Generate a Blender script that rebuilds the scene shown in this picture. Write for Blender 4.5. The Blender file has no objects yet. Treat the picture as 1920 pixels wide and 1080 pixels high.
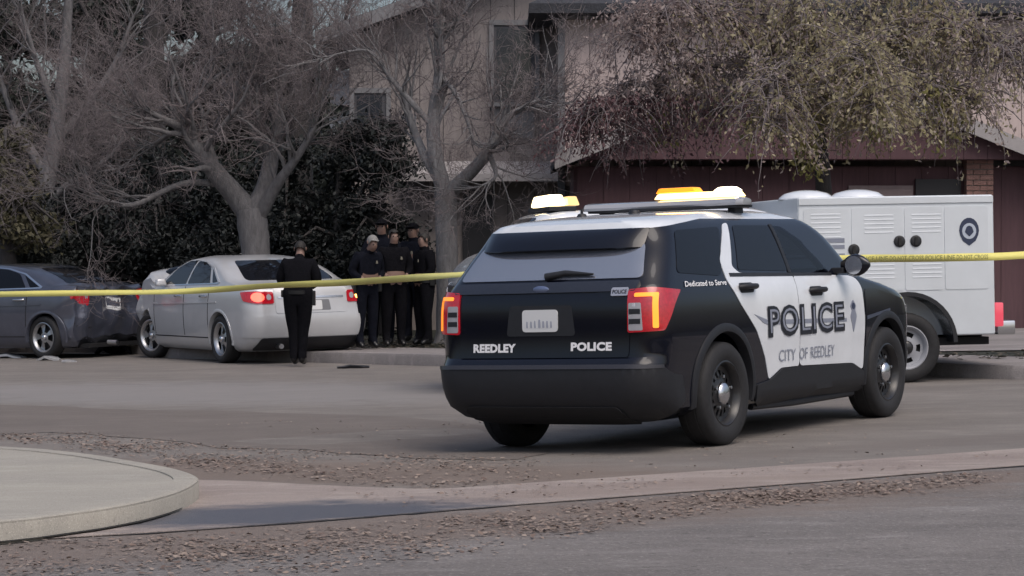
import bpy, bmesh, math, random
import numpy as np
from mathutils import Vector, Matrix, geometry
random.seed(7); rng=np.random.default_rng(7)
R=math.radians
scene=bpy.context.scene; COL=scene.collection

# ---------------------------------------------------------------- camera, sky, sun, exposure
F_PX=4450.0; EYE=1.45; PITCH=math.atan(64/F_PX)
cam=bpy.data.cameras.new('camera'); cam.sensor_width=36; cam.lens=36*F_PX/1920; cam.clip_start=.1; cam.clip_end=3000
cam_o=bpy.data.objects.new('camera',cam); COL.objects.link(cam_o)
cam_o.location=(0,0,EYE); cam_o.rotation_euler=(math.pi/2-PITCH,0,0); scene.camera=cam_o
SUN_EL,SUN_AZ=R(57),R(150)          # azimuth clockwise from +Y
world=bpy.data.worlds.new('World'); scene.world=world; world.use_nodes=True
nt=world.node_tree; bg=nt.nodes['Background']
sky=nt.nodes.new('ShaderNodeTexSky'); sky.sky_type='NISHITA'; sky.sun_disc=False
sky.sun_elevation=SUN_EL; sky.sun_rotation=SUN_AZ; sky.dust_density=5.0; sky.air_density=1.0; sky.ozone_density=1.2
hs=nt.nodes.new('ShaderNodeHueSaturation'); hs.inputs['Saturation'].default_value=.9
nt.links.new(sky.outputs[0],hs.inputs['Color']); nt.links.new(hs.outputs[0],bg.inputs['Color']); bg.inputs['Strength'].default_value=.13
sun=bpy.data.lights.new('sun','SUN'); sun.energy=.9; sun.angle=R(45); sun.color=(1,.93,.88)
sun_o=bpy.data.objects.new('sun',sun); COL.objects.link(sun_o)
sd=Vector((math.sin(SUN_AZ)*math.cos(SUN_EL),math.cos(SUN_AZ)*math.cos(SUN_EL),math.sin(SUN_EL)))
sun_o.rotation_euler=sd.to_track_quat('Z','Y').to_euler(); sun_o.location=(0,0,30)
vs=scene.view_settings; vs.view_transform='Standard'; vs.look='None'; vs.gamma=1; vs.use_curve_mapping=False; vs.exposure=0.2

# ---------------------------------------------------------------- geometry helpers
def gz(x,y=0):
    # the street falls to the left, with a shallow dip along the police car's left wheels
    u=(x-.1946)*.53+(y-17.1415)*.848; v=-(x-.1946)*.848+(y-17.1415)*.53
    k=math.exp(-((v-.95)/.75)**2)*math.exp(-max(0,abs(u-2.6)-1.9)**2/.8)
    return .02*max(-14,min(14,x))-.062*k
def ray(px,py):
    v=Vector(((px-960)/F_PX,1,-(py-540)/F_PX)); v.rotate(Matrix.Rotation(-PITCH,3,'X')); return v
def at(px,py,d): r=ray(px,py); return Vector((0,0,EYE))+r*(d/r.y)      # a point of the place at depth d
def onground(px,py,z=0): r=ray(px,py); return Vector((0,0,EYE))+r*((EYE-z)/(.02*r.x-r.z))
def link(name,me,mat=None,parent=None):
    o=bpy.data.objects.new(name,me); COL.objects.link(o)
    if mat is not None and me is not None:
        for m in (mat if isinstance(mat,(list,tuple)) else [mat]): me.materials.append(m)
    if parent: o.parent=parent
    return o
def tag(o,label=None,cat=None,group=None,kind=None):
    if label:o['label']=label
    if cat:o['category']=cat
    if group:o['group']=group
    if kind:o['kind']=kind
    return o
def empty(name,loc=(0,0,0),rot=None,label=None,cat=None,group=None):
    o=bpy.data.objects.new(name,None); COL.objects.link(o); o.location=loc; o.empty_display_size=.3
    if rot is not None: o.rotation_euler=rot
    return tag(o,label,cat,group)
def smooth(me,ang=35):
    me.shade_smooth() if hasattr(me,'shade_smooth') else None
    me.set_sharp_from_angle(angle=R(ang)); return me
class MB:
    def __init__(s): s.v=[];s.f=[]
    def add(s,vs,fs):
        b=len(s.v); s.v+= [tuple(v) for v in vs]; s.f+=[tuple(i+b for i in f) for f in fs]; return s
    def box(s,c,d,rot=None,taper=None):
        x,y,z=d[0]/2,d[1]/2,d[2]/2; P=[]
        for k in (-1,1):
            t=1 if taper is None or k<0 else taper
            for (a,b) in ((-1,-1),(1,-1),(1,1),(-1,1)): P.append(Vector((a*x*t,b*y*t,k*z)))
        if rot is not None: P=[rot@p for p in P]
        c=Vector(c); return s.add([p+c for p in P],[(0,3,2,1),(4,5,6,7),(0,1,5,4),(1,2,6,5),(2,3,7,6),(3,0,4,7)])
    def prism(s,poly,fn0,fn1):
        n=len(poly); return s.add([fn0(p) for p in poly]+[fn1(p) for p in poly],[tuple(range(n-1,-1,-1)),tuple(range(n,2*n))]+[(i,(i+1)%n,n+(i+1)%n,n+i) for i in range(n)])
    def tube(s,pts,rad,n=8,cap=True):
        pts=[Vector(p) for p in pts]; m=len(pts); rad=rad if hasattr(rad,'__len__') else [rad]*m
        ring=[];up=Vector((.13,.31,.94))
        for i,p in enumerate(pts):
            t=(pts[min(i+1,m-1)]-pts[max(i-1,0)]).normalized()
            if abs(t.dot(up))>.95: up=Vector((.9,.2,.1))
            a=t.cross(up).normalized(); b=t.cross(a)
            ring+=[p+(a*math.cos(2*math.pi*k/n)+b*math.sin(2*math.pi*k/n))*rad[i] for k in range(n)]
        f=[(i*n+k,i*n+(k+1)%n,(i+1)*n+(k+1)%n,(i+1)*n+k) for i in range(m-1) for k in range(n)]
        if cap: f+=[tuple(range(n-1,-1,-1)),tuple(range((m-1)*n,m*n))]
        return s.add(ring,f)
    def lathe(s,prof,n=32,axis='y',c=(0,0,0),close=False):
        c=Vector(c);V=[]
        for r,h in prof:
            for k in range(n):
                a=2*math.pi*k/n; u,w=r*math.cos(a),r*math.sin(a)
                V.append(c+(Vector((u,h,w)) if axis=='y' else Vector((u,w,h)) if axis=='z' else Vector((h,u,w))))
        m=len(prof); f=[(i*n+k,i*n+(k+1)%n,(i+1)*n+(k+1)%n,(i+1)*n+k) for i in range(m-1) for k in range(n)]
        if close: f+=[((m-1)*n+k,(m-1)*n+(k+1)%n,(k+1)%n,k) for k in range(n)]
        return s.add(V,f)
    def mesh(s,name,sm=None,bevel=0,seg=2):
        me=bpy.data.meshes.new(name); me.from_pydata(s.v,[],s.f); 
        bm=bmesh.new(); bm.from_mesh(me); bmesh.ops.recalc_face_normals(bm,faces=bm.faces)
        if bevel: bmesh.ops.bevel(bm,geom=[e for e in bm.edges if len(e.link_faces)==2 and e.calc_face_angle(0)>.5],offset=bevel,segments=seg,affect='EDGES',profile=.6,clamp_overlap=True)
        bm.to_mesh(me); bm.free()
        if sm: smooth(me,sm)
        return me
    def build(s,name,mat,parent=None,sm=None,bevel=0,seg=2): return link(name,s.mesh(name,sm,bevel,seg),mat,parent)
def fastmesh(name,verts,faces):
    # verts (n,3), faces (m,k): all faces of the same size
    me=bpy.data.meshes.new(name); verts=np.asarray(verts,dtype=np.float32); faces=np.asarray(faces,dtype=np.int32); m,k=faces.shape
    me.vertices.add(len(verts)); me.vertices.foreach_set('co',verts.ravel())
    me.loops.add(m*k); me.loops.foreach_set('vertex_index',faces.ravel())
    me.polygons.add(m); me.polygons.foreach_set('loop_start',np.arange(0,m*k,k,dtype=np.int32)); me.polygons.foreach_set('loop_total',np.full(m,k,dtype=np.int32))
    me.update(calc_edges=True); me.validate(); return me
def evaluated(o):
    dg=bpy.context.evaluated_depsgraph_get(); dg.update()
    return bpy.data.meshes.new_from_object(o.evaluated_get(dg))
def boolean(me,cutters):
    o=bpy.data.objects.new('tmp',me); COL.objects.link(o); cs=[]
    for cm in cutters:
        c=bpy.data.objects.new('tmpc',cm); COL.objects.link(c); cs.append(c)
        m=o.modifiers.new('b','BOOLEAN'); m.operation='DIFFERENCE'; m.object=c; m.solver='EXACT'
    r=evaluated(o)
    for x in [o]+cs: bpy.data.objects.remove(x)
    return r

# ---------------------------------------------------------------- procedural materials
MATS={}
def mat(name,col,rough=.6,metal=0,coat=0,var=0,vscale=8,col2=None,bump=0,bscale=60,emit=None,estr=0,spec=.5,alpha=None,trans=0,stretch=None):
    if name in MATS: return MATS[name]
    m=bpy.data.materials.new(name); m.use_nodes=True; t=m.node_tree; b=t.nodes['Principled BSDF']; L=t.links
    b.inputs['Roughness'].default_value=rough; b.inputs['Metallic'].default_value=metal; b.inputs['Coat Weight'].default_value=coat
    b.inputs['Coat Roughness'].default_value=.04; b.inputs['Specular IOR Level'].default_value=spec; b.inputs['Transmission Weight'].default_value=trans
    b.inputs['Base Color'].default_value=(*col,1)
    if var or col2 or bump:
        tc=t.nodes.new('ShaderNodeTexCoord'); vec=tc.outputs['Object']
        if stretch:
            mp=t.nodes.new('ShaderNodeMapping'); mp.inputs['Scale'].default_value=stretch; L.new(vec,mp.inputs['Vector']); vec=mp.outputs[0]
    if var or col2:
        n=t.nodes.new('ShaderNodeTexNoise'); n.inputs['Scale'].default_value=vscale; n.inputs['Detail'].default_value=6; n.inputs['Roughness'].default_value=.65; L.new(vec,n.inputs['Vector'])
        r=t.nodes.new('ShaderNodeValToRGB'); r.color_ramp.elements[0].position=.3; r.color_ramp.elements[1].position=.7
        c0=tuple(max(0,c*(1-var)) for c in col); c1=col2 if col2 else tuple(c*(1+var) for c in col)
        r.color_ramp.elements[0].color=(*c0,1); r.color_ramp.elements[1].color=(*c1,1)
        L.new(n.outputs['Fac'],r.inputs['Fac']); L.new(r.outputs['Color'],b.inputs['Base Color'])
    if bump:
        n2=t.nodes.new('ShaderNodeTexNoise'); n2.inputs['Scale'].default_value=bscale; n2.inputs['Detail'].default_value=5; L.new(vec,n2.inputs['Vector'])
        bp=t.nodes.new('ShaderNodeBump'); bp.inputs['Strength'].default_value=bump; bp.inputs['Distance'].default_value=.02
        L.new(n2.outputs['Fac'],bp.inputs['Height']); L.new(bp.outputs[0],b.inputs['Normal'])
    if emit: b.inputs['Emission Color'].default_value=(*emit,1); b.inputs['Emission Strength'].default_value=estr
    MATS[name]=m; return m
def leafmat(name,c0,c1,c2,rough=.7,trans=.25):
    # leaf colour differs from leaf to leaf (random per island)
    m=bpy.data.materials.new(name); m.use_nodes=True; t=m.node_tree; b=t.nodes['Principled BSDF']
    g=t.nodes.new('ShaderNodeNewGeometry'); r=t.nodes.new('ShaderNodeValToRGB')
    e=r.color_ramp.elements; e[0].color=(*c0,1); e[1].color=(*c2,1); k=e.new(.5); k.color=(*c1,1)
    t.links.new(g.outputs['Random Per Island'],r.inputs['Fac']); t.links.new(r.outputs[0],b.inputs['Base Color']); b.inputs['Roughness'].default_value=rough
    tr=t.nodes.new('ShaderNodeBsdfTranslucent'); mx=t.nodes.new('ShaderNodeMixShader'); mx.inputs[0].default_value=trans
    t.links.new(r.outputs[0],tr.inputs[0]); t.links.new(b.outputs[0],mx.inputs[1]); t.links.new(tr.outputs[0],mx.inputs[2]); t.links.new(mx.outputs[0],t.nodes['Material Output'].inputs[0])
    return m
def groundmat(name,base,dark,light,speck=.3,patch=.25,rough=.9,wet=0,bump=.5,bscale=90,spk=140,stains=()):
    m=bpy.data.materials.new(name); m.use_nodes=True; t=m.node_tree; b=t.nodes['Principled BSDF']; L=t.links; N=t.nodes.new
    tc=N('ShaderNodeTexCoord')
    def noise(sc,det=5,st=None):
        n=N('ShaderNodeTexNoise'); n.inputs['Scale'].default_value=sc; n.inputs['Detail'].default_value=det; n.inputs['Roughness'].default_value=.65
        if st:
            mp=N('ShaderNodeMapping'); mp.inputs['Scale'].default_value=st; mp.inputs['Rotation'].default_value=(0,0,R(28)); L.new(tc.outputs['Object'],mp.inputs[0]); L.new(mp.outputs[0],n.inputs['Vector'])
        else: L.new(tc.outputs['Object'],n.inputs['Vector'])
        return n
    def mix(fac,a,bb,kind='MIX'):
        x=N('ShaderNodeMix'); x.data_type='RGBA'; x.blend_type=kind
        if isinstance(fac,float): x.inputs[0].default_value=fac
        else: L.new(fac,x.inputs[0])
        for s,v in ((6,a),(7,bb)):
            if isinstance(v,tuple): x.inputs[s].default_value=(*v,1)
            else: L.new(v,x.inputs[s])
        return x.outputs[2]
    def ramp(o,p0,p1):
        r=N('ShaderNodeMapRange'); r.inputs[1].default_value=p0; r.inputs[2].default_value=p1; L.new(o,r.inputs[0]); return r.outputs[0]
    c=mix(ramp(noise(.55,6,(1,2.2,1)).outputs[0],.35,.68),dark,base)
    c=mix(ramp(noise(1.7,7,(1,3,1)).outputs[0],.52,.75),c,light)
    sp=ramp(noise(spk,2).outputs[0],.55,.75)
    c=mix(sp,c,mix(.5,c,(light[0]*1.7,light[1]*1.7,light[2]*1.7)))
    dk=ramp(noise(spk*.43,3).outputs[0],.56,.78); c=mix(dk,c,mix(.6,c,(dark[0]*.35,dark[1]*.35,dark[2]*.35)))
    rghs=[]
    for (cx,cy,rx,ry,an,sc,stg,rg_) in stains:
        # a stain or dust drift of its own shape: an ellipse with a ragged noisy edge
        mp=N('ShaderNodeMapping'); mp.vector_type='TEXTURE'; mp.inputs['Location'].default_value=(cx,cy,0); mp.inputs['Rotation'].default_value=(0,0,R(an)); mp.inputs['Scale'].default_value=(rx,ry,1000); L.new(tc.outputs['Object'],mp.inputs[0])
        ln=N('ShaderNodeVectorMath'); ln.operation='LENGTH'; L.new(mp.outputs[0],ln.inputs[0])
        ad=N('ShaderNodeMath'); ad.operation='MULTIPLY_ADD'; L.new(noise(2.6,7,(1,2.4,1)).outputs[0],ad.inputs[0]); ad.inputs[1].default_value=1.5; L.new(ln.outputs['Value'],ad.inputs[2])
        mk=N('ShaderNodeMapRange'); mk.inputs[1].default_value=1.95; mk.inputs[2].default_value=1.35; mk.inputs[3].default_value=0; mk.inputs[4].default_value=stg; L.new(ad.outputs[0],mk.inputs[0])
        c=mix(mk.outputs[0],c,sc)
        if rg_: rghs.append((mk.outputs[0],rg_))
    L.new(c,b.inputs['Base Color'])
    b.inputs['Specular IOR Level'].default_value=.3
    if rghs:
        rm=N('ShaderNodeMapRange'); rm.inputs[3].default_value=rough; rm.inputs[4].default_value=rghs[0][1]; L.new(rghs[0][0],rm.inputs[0]); L.new(rm.outputs[0],b.inputs['Roughness'])
    if wet: L.new(ramp(noise(2.2,4,(1,3,1)).outputs[0],.4,.6),b.inputs['Roughness'])
    b.inputs['Roughness'].default_value=rough
    bp=N('ShaderNodeBump'); bp.inputs['Strength'].default_value=bump; bp.inputs['Distance'].default_value=.012; L.new(noise(bscale,4).outputs[0],bp.inputs['Height']); L.new(bp.outputs[0],b.inputs['Normal'])
    return m
M_asph=groundmat('asphalt',(.200,.182,.168),(.148,.134,.124),(.235,.214,.197),stains=((-1.0,15.9,3.4,.9,-22,(.17,.128,.105),.6,0),(3.5,17.6,3.5,.35,27,(.15,.13,.12),.5,0),(-3.5,26,5,2.2,-25,(.26,.25,.25),.55,0)))
M_asph_near=groundmat('asphalt_foreground',(.190,.175,.168),(.135,.124,.120),(.240,.225,.218),bump=.9,bscale=45,spk=42,stains=((-.6,12.6,4.2,.75,24,(.175,.135,.112),.6,0),(2.6,14.5,3.2,.4,28,(.18,.138,.115),.6,0)))
M_conc=groundmat('concrete_gutter',(.32,.275,.25),(.235,.195,.18),(.39,.345,.315),stains=((-1.25,13.35,1.25,.62,14,(.085,.087,.102),.95,.35),(.9,14.5,1.5,.35,26,(.22,.175,.155),.5,0)))
M_walk=groundmat('concrete_sidewalk',(.34,.32,.28),(.29,.275,.245),(.38,.36,.315),bump=.25)
M_curbf=groundmat('concrete_far',(.27,.25,.245),(.18,.165,.165),(.33,.305,.30))
M_wet=groundmat('damp_asphalt',(.155,.15,.155),(.10,.098,.105),(.20,.19,.195),rough=.5,wet=1,bump=.3)
M_dirt=groundmat('dirt_lawn',(.040,.045,.036),(.022,.025,.022),(.07,.065,.05),bump=1)
M_tar=mat('tar_seam',(.012,.012,.014),.9)
M_black=mat('black_paint',(.0022,.0030,.0085),.2,coat=.8,var=.15,vscale=3,spec=.12)
M_white=mat('white_paint',(.70,.73,.77),.24,coat=1,var=.06,vscale=3)
M_plast=mat('black_plastic',(.011,.012,.016),.55,var=.2,vscale=20)
M_glassd=mat('tinted_glass',(.004,.005,.008),.05,spec=.32)
M_glass_sky=mat('glass_painted_sky',(.13,.142,.18),.10,spec=1.0,coat=1)  # pale base colour paints in the sky's reflection on the dark glass
M_glass_sky.node_tree.nodes['Principled BSDF'].inputs['IOR'].default_value=2.4
M_rub=mat('tyre_rubber',(.014,.014,.016),.75,var=.3,vscale=25)
M_steel=mat('steel_wheel_black',(.012,.012,.014),.4,coat=.2)
M_chrome=mat('chrome',(.62,.63,.66),.22,metal=1)
M_alum=mat('aluminium',(.45,.46,.48),.35,metal=1)
M_silver=mat('silver_paint',(.50,.51,.53),.30,metal=.15,coat=.8,var=.05,vscale=3)
M_blue=mat('dark_blue_paint',(.085,.092,.125),.28,metal=.4,coat=1,var=.15,vscale=3)
M_dark=mat('dark_interior',(.01,.01,.012),.85)
M_redl=mat('red_lens',(.30,.006,.014),.12,coat=1,emit=(1,.02,.05),estr=.12,var=.35,vscale=40)
M_redlit=mat('red_lens_lit',(.5,.01,.01),.15,coat=1,emit=(1,.10,.06),estr=3.2)
M_amber=mat('amber_lit',(.9,.4,.02),.2,emit=(1,.20,.005),estr=1.05)
M_amberc=mat('amber_tail_lit',(.9,.4,.05),.2,emit=(1,.22,.015),estr=.95)
M_whitelit=mat('white_lamp_lit',(1,.95,.85),.2,emit=(1,.84,.58),estr=6)
M_lens=mat('clear_lens',(.36,.36,.39),.15,coat=1)
M_plate=mat('licence_plate',(.62,.63,.64),.4)
M_lett=mat('white_lettering',(.8,.8,.82),.4)
M_lettb=mat('black_lettering',(.010,.012,.020),.4)
M_letg=mat('grey_lettering',(.22,.24,.30),.4)
M_badge=mat('badge_navy',(.03,.04,.08),.4)
M_sky=None
def clearglass():
    m=bpy.data.materials.new('clear_glass'); m.use_nodes=True; t=m.node_tree
    g=t.nodes.new('ShaderNodeBsdfGlossy'); g.inputs['Roughness'].default_value=.03; tr=t.nodes.new('ShaderNodeBsdfTransparent'); tr.inputs[0].default_value=(.90,.93,.95,1)
    fr=t.nodes.new('ShaderNodeFresnel'); fr.inputs[0].default_value=1.45; mx=t.nodes.new('ShaderNodeMixShader')
    t.links.new(fr.outputs[0],mx.inputs[0]); t.links.new(tr.outputs[0],mx.inputs[1]); t.links.new(g.outputs[0],mx.inputs[2]); t.links.new(mx.outputs[0],t.nodes['Material Output'].inputs[0]); return m
M_clear=clearglass()

# ---------------------------------------------------------------- ground, roads, pavements
def sheet(name,poly,z,m,step=.5,parent=None,kind='structure',thick=0,fine=False):
    # a flat sheet following the fall of the street; poly in world x,y
    pts=[]; n=len(poly)
    for i in range(n):
        a,b=Vector(poly[i]),Vector(poly[(i+1)%n]); k=max(1,int((b-a).length/step))
        pts+=[a.lerp(b,j/k) for j in range(k)]
    zf=z if callable(z) else (lambda x,y:z)
    nb0=len(pts); inner_=[]
    if fine:
        for i in range(40):
            for j in range(36):
                q=Vector((-2.5+i*.22,15.9+j*.22)); 
                if min((q-p).length for p in pts)>.25: inner_.append(q)
    r=geometry.delaunay_2d_cdt(pts+inner_,[],[list(range(nb0))],1,1e-5)
    V=[(p.x,p.y,gz(p.x,p.y)+zf(p.x,p.y)) for p in r[0]]; Fc=[tuple(f) for f in r[2]]
    if thick:
        nb=len(pts); b=len(V); V+=[(p.x,p.y,gz(p.x,p.y)+zf(p.x,p.y)-thick) for p in pts]
        idx={ (round(p.x,4),round(p.y,4)):i for i,p in enumerate(r[0])}
        top=[idx[(round(p.x,4),round(p.y,4))] for p in pts]
        Fc+=[(top[i],b+i,b+(i+1)%nb,top[(i+1)%nb]) for i in range(nb)]
    me=bpy.data.meshes.new(name); me.from_pydata(V,[],Fc)
    bm=bmesh.new(); bm.from_mesh(me); bmesh.ops.recalc_face_normals(bm,faces=bm.faces)
    if sum(f.normal.z*f.calc_area() for f in bm.faces)<0: bmesh.ops.reverse_faces(bm,faces=bm.faces)
    bm.to_mesh(me); bm.free()
    o=link(name,me,m,parent); 
    if not parent: tag(o,kind=kind)
    return o
def bez(pts,n=8):
    # smooth polyline through points (Catmull-Rom)
    P=[Vector(p) for p in pts]; out=[]
    for i in range(len(P)-1):
        a,b,c,d=P[max(i-1,0)],P[i],P[i+1],P[min(i+2,len(P)-1)]
        for j in range(n):
            t=j/n; out.append(.5*((2*b)+(c-a)*t+(2*a-5*b+4*c-d)*t*t+(3*b-a-3*c+d)*t**3))
    return out+[P[-1]]
# base ground to the horizon
xs=[-900,-300,-80,-14]+list(np.linspace(-13,13,79))+[14,80,300,900]; ys=[-200,-20]+list(np.linspace(0,50,126))+[90,250,900]
V=[(x,y,gz(x,y)-.03) for y in ys for x in xs]; nx=len(xs)
ground=link('ground',fastmesh('ground',V,[(j*nx+i,j*nx+i+1,(j+1)*nx+i+1,(j+1)*nx+i) for j in range(len(ys)-1) for i in range(nx-1)]),M_dirt); tag(ground,kind='structure')
gut_up=[(-2.14,15.55),(-1.7,15.35),(-1.22,15.0),(-.52,14.62),(0,14.82),(1.57,15.60),(3.59,16.66),(6.5,18.2),(12,21.0)]
gut_lo=[(-2.7,12.30),(-1.72,12.66),(-.87,13.10),(-.54,13.28),(0,13.60),(1.55,14.42),(3.31,15.40),(6.2,16.9),(12,20.0)]
gu=[(p.x,p.y) for p in bez(gut_up,5)]; gl=[(p.x,p.y) for p in bez(gut_lo,5)]
far=[(-30,45),(-9,39.2),(-5,35.2),(-3.4,33.5),(-2.3,32.35),(-.86,30.9),(1.2,28.8),(3.0,27.7),(4.3,26.9),(5.0,25.75),(5.6,25.2),(7,25.0),(10,25.0),(30,25.6)]
fr=[(p.x,p.y) for p in bez(far,5)]
isl=[(-9,19.2),(-5.5,18.3),(-3.73,17.25),(-3.01,16.52),(-2.52,15.77),(-2.14,15.1),(-1.93,14.52),(-1.89,14.1),(-1.93,13.55),(-2.08,13.0),(-2.34,12.55),(-2.8,12.12),(-4.5,11.3),(-9,10.0)]
il=[(p.x,p.y) for p in bez(isl,4)]
sheet('road',[(-30,19.2)]+[p for p in il if p[1]>15.3]+[p for p in gu]+[(30,30)][:0]+[(30,25.62)]+fr[::-1][1:],0,M_asph,.5,fine=True)
sheet('foreground_road',[(-9,9.9)]+[p for p in [(-4.5,11.2),(-2.8,12.02)]]+[(x,y-.012) for x,y in gl]+[(30,20),(30,-15),(-30,-15),(-30,9.9)],0.004,M_asph_near,1.0)
sheet('tar_seam',[(x,y+.012) for x,y in gl]+[(x+random.uniform(-.02,.02),y-.012-abs(random.gauss(0,.018))) for x,y in gl[::-1]],.0085,M_tar,.5)
dip=lambda x,y:.004
gutter=sheet('gutter',gu+gl[::-1],.0125,M_conc,.6,thick=.02)
# corner pavement with its rounded kerb
CURB=.12
walk=sheet('sidewalk',il,CURB,M_walk,.5,thick=.2)
inner=[]
for i,p in enumerate(il):
    a=Vector(il[max(i-1,0)]); b=Vector(il[min(i+1,len(il)-1)]); t=(b-a).normalized(); nrm=Vector((t.y,-t.x)); inner.append(tuple(Vector(p)+nrm*.17))
# kerb lip: a rounded concrete edge along the corner
lip=MB(); L3=[]
prof=[(-.004,-.20),(-.004,-.015),(.012,.004),(.035,.008),(.15,.006),(.155,-.01)]
for i,p in enumerate(il):
    a=Vector(il[max(i-1,0)]); b=Vector(il[min(i+1,len(il)-1)]); t=(b-a).normalized(); nrm=Vector((t.y,-t.x))
    for (o_,h) in prof: q=Vector(p)+nrm*o_; L3.append((q.x,q.y,gz(p[0])+CURB+h))
k=len(prof); lip.add(L3,[(i*k+j,i*k+j+1,(i+1)*k+j+1,(i+1)*k+j) for i in range(len(il)-1) for j in range(k-1)])
tag(lip.build('kerb',M_walk,sm=50),kind='structure')
near=[p for p in il if p[1]<13.75]; kj=random.Random(5); out_=[]
for i,p in enumerate(near):
    a=Vector(near[max(i-1,0)]); b=Vector(near[min(i+1,len(near)-1)]); t=(b-a).normalized(); nr=Vector((-t.y,t.x)); q=Vector(p)+nr*(.002+.035*min(1,i/5)+.012*kj.random()); out_.append((q.x,q.y))
sheet('kerb_seam',near+out_[::-1],.0225,M_tar,.5)
# far side: kerb, pavement, planted ground rising to the houses
def offset_line(line,d):
    out=[]
    for i,p in enumerate(line):
        a=Vector(line[max(i-1,0)]); b=Vector(line[min(i+1,len(line)-1)]); t=(b-a).normalized(); out.append((p[0]-t.y*d,p[1]+t.x*d))
    return out
fk1=offset_line(fr,.16); fk2=offset_line(fr,1.5)
def farh(x,y): return .15
kb=MB(); L3=[]
for (p,q) in zip(fr,fk1):
    h=farh(*p)
    for (t_,z_) in ((0,-.05),(.03,h-.03),(.12,h),(1,h+.004)): L3.append((p[0]+(q[0]-p[0])*t_,p[1]+(q[1]-p[1])*t_,gz(p[0])+z_))
kb.add(L3,[(i*4+j,i*4+j+1,(i+1)*4+j+1,(i+1)*4+j) for i in range(len(fr)-1) for j in range(3)])
tag(kb.build('far_kerb',M_curbf,sm=40),kind='structure')
sheet('far_sidewalk',fk1+fk2[::-1],farh,M_curbf,.6)
sheet('lawn',fk2+[(60,24),(60,80),(-60,80),(-60,46)],.14,M_dirt,1.5)
sheet('driveway',[(3.9,29.2),(8.6,28.6),(8.2,36.4),(4.4,36.4)],.155,M_curbf,.8)
pj=random.Random(9); gg=lambda *pp:[tuple(onground(x,y)[:2]) for x,y in pp]
pp_=[(p.x+pj.gauss(0,.04),p.y+pj.gauss(0,.06)) for p in bez(gg((-60,760),(100,762),(230,768),(450,772),(700,782),(900,797),(1010,832),(980,862),(720,852),(420,838),(160,814),(-60,816)),4)]
sheet('road_patch',pp_,.004,groundmat('asphalt_patch',(.165,.145,.132),(.135,.118,.108),(.19,.168,.155)),.4)

# ---------------------------------------------------------------- vehicles: body shells and panels
def pchip(xs,ys,x):
    n=len(xs); h=[xs[i+1]-xs[i] for i in range(n-1)]; d=[(ys[i+1]-ys[i])/h[i] for i in range(n-1)]
    m=[d[0]]+[0 if d[i-1]*d[i]<=0 else 2*d[i-1]*d[i]/(d[i-1]+d[i]) for i in range(1,n-1)]+[d[-1]]
    x=min(max(x,xs[0]),xs[-1]); i=0
    while i<n-2 and x>xs[i+1]: i+=1
    t=(x-xs[i])/h[i]
    return (2*t**3-3*t*t+1)*ys[i]+(t**3-2*t*t+t)*h[i]*m[i]+(-2*t**3+3*t*t)*ys[i+1]+(t**3-t*t)*h[i]*m[i+1]
class Shell:
    # horizontal contours of a vehicle body, stacked by height; x forward from the rear bumper, y to the left
    def __init__(s,rows,bow=.05,taper=(1.6,.035,3.6,1.4,.05)):
        s.rows=rows; s.cols=list(zip(*rows)); s.bow=bow; s.tp=taper; s.cache={}
    def at(s,z):
        k=round(z,4)
        if k not in s.cache: s.cache[k]=[pchip(s.cols[0],c,z) for c in s.cols[1:]]
        return s.cache[k]
    def taper(s,x):
        a,b,c,L,d=s.tp
        return 1-b*max(0,(a-x)/a)**2-d*max(0,(x-c)/L)**2
    def W(s,x,z):
        xr,xf,w,rrx,rry,rfx,rfy=s.at(z)
        b=s.bow*((w-rry)/w)**2; bf=s.bow*((w-rfy)/w)**2
        if x<xr+b+rrx:
            t=min(1,1-(x-xr-b)/rrx); y=w-rry+rry*math.sqrt(max(0,1-t*t))
        elif x>xf-bf-rfx:
            t=min(1,1-(xf-bf-x)/rfx); y=w-rfy+rfy*math.sqrt(max(0,1-t*t))
        else: y=w
        return y*s.taper(x)
    def side(s,sgn):
        return lambda x,z:(x,sgn*s.W(x,z),z)
    def end(s,front=False):
        def f(u,z):
            xr,xf,w,rrx,rry,rfx,rfy=s.at(z); rx,ry=(rfx,rfy) if front else (rrx,rry)
            a=abs(u); sg=1 if u>=0 else -1; fl=w-ry
            if a<=fl: y=a; d=s.bow*(a/w)**2
            else:
                g=(a-fl)/((rx+ry)/2); b=s.bow*(fl/w)**2
                if g<=math.pi/2: y=fl+ry*math.sin(g); d=b+rx*(1-math.cos(g))
                else: y=w; d=b+rx+(g-math.pi/2)*(rx+ry)/2
            x=xf-d if front else xr+d
            return (x,sg*y*s.taper(x),z)
        return f
    def contour(s,z,nf=7,nc=8,ns=44):
        xr,xf,w,rrx,rry,rfx,rfy=s.at(z); pts=[]
        fr,ff=w-rry,w-rfy; b=s.bow*(fr/w)**2; bf=s.bow*(ff/w)**2
        for i in range(nf): y=fr*i/nf; pts.append((xr+s.bow*(y/w)**2,y))
        for i in range(nc): g=math.pi/2*i/nc; pts.append((xr+b+rrx*(1-math.cos(g)),fr+rry*math.sin(g)))
        x0,x1=xr+b+rrx,xf-bf-rfx
        for i in range(ns): pts.append((x0+(x1-x0)*i/ns,w))
        for i in range(nc): g=math.pi/2*(1-i/nc); pts.append((xf-bf-rfx*(1-math.cos(g)),ff+rfy*math.sin(g)))
        for i in range(nf+1): y=ff*(1-i/nf); pts.append((xf-s.bow*(y/w)**2,y))
        pts=[(x,y*s.taper(x)) for x,y in pts]
        return pts+[(x,-y) for x,y in reversed(pts[1:-1])]
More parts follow.
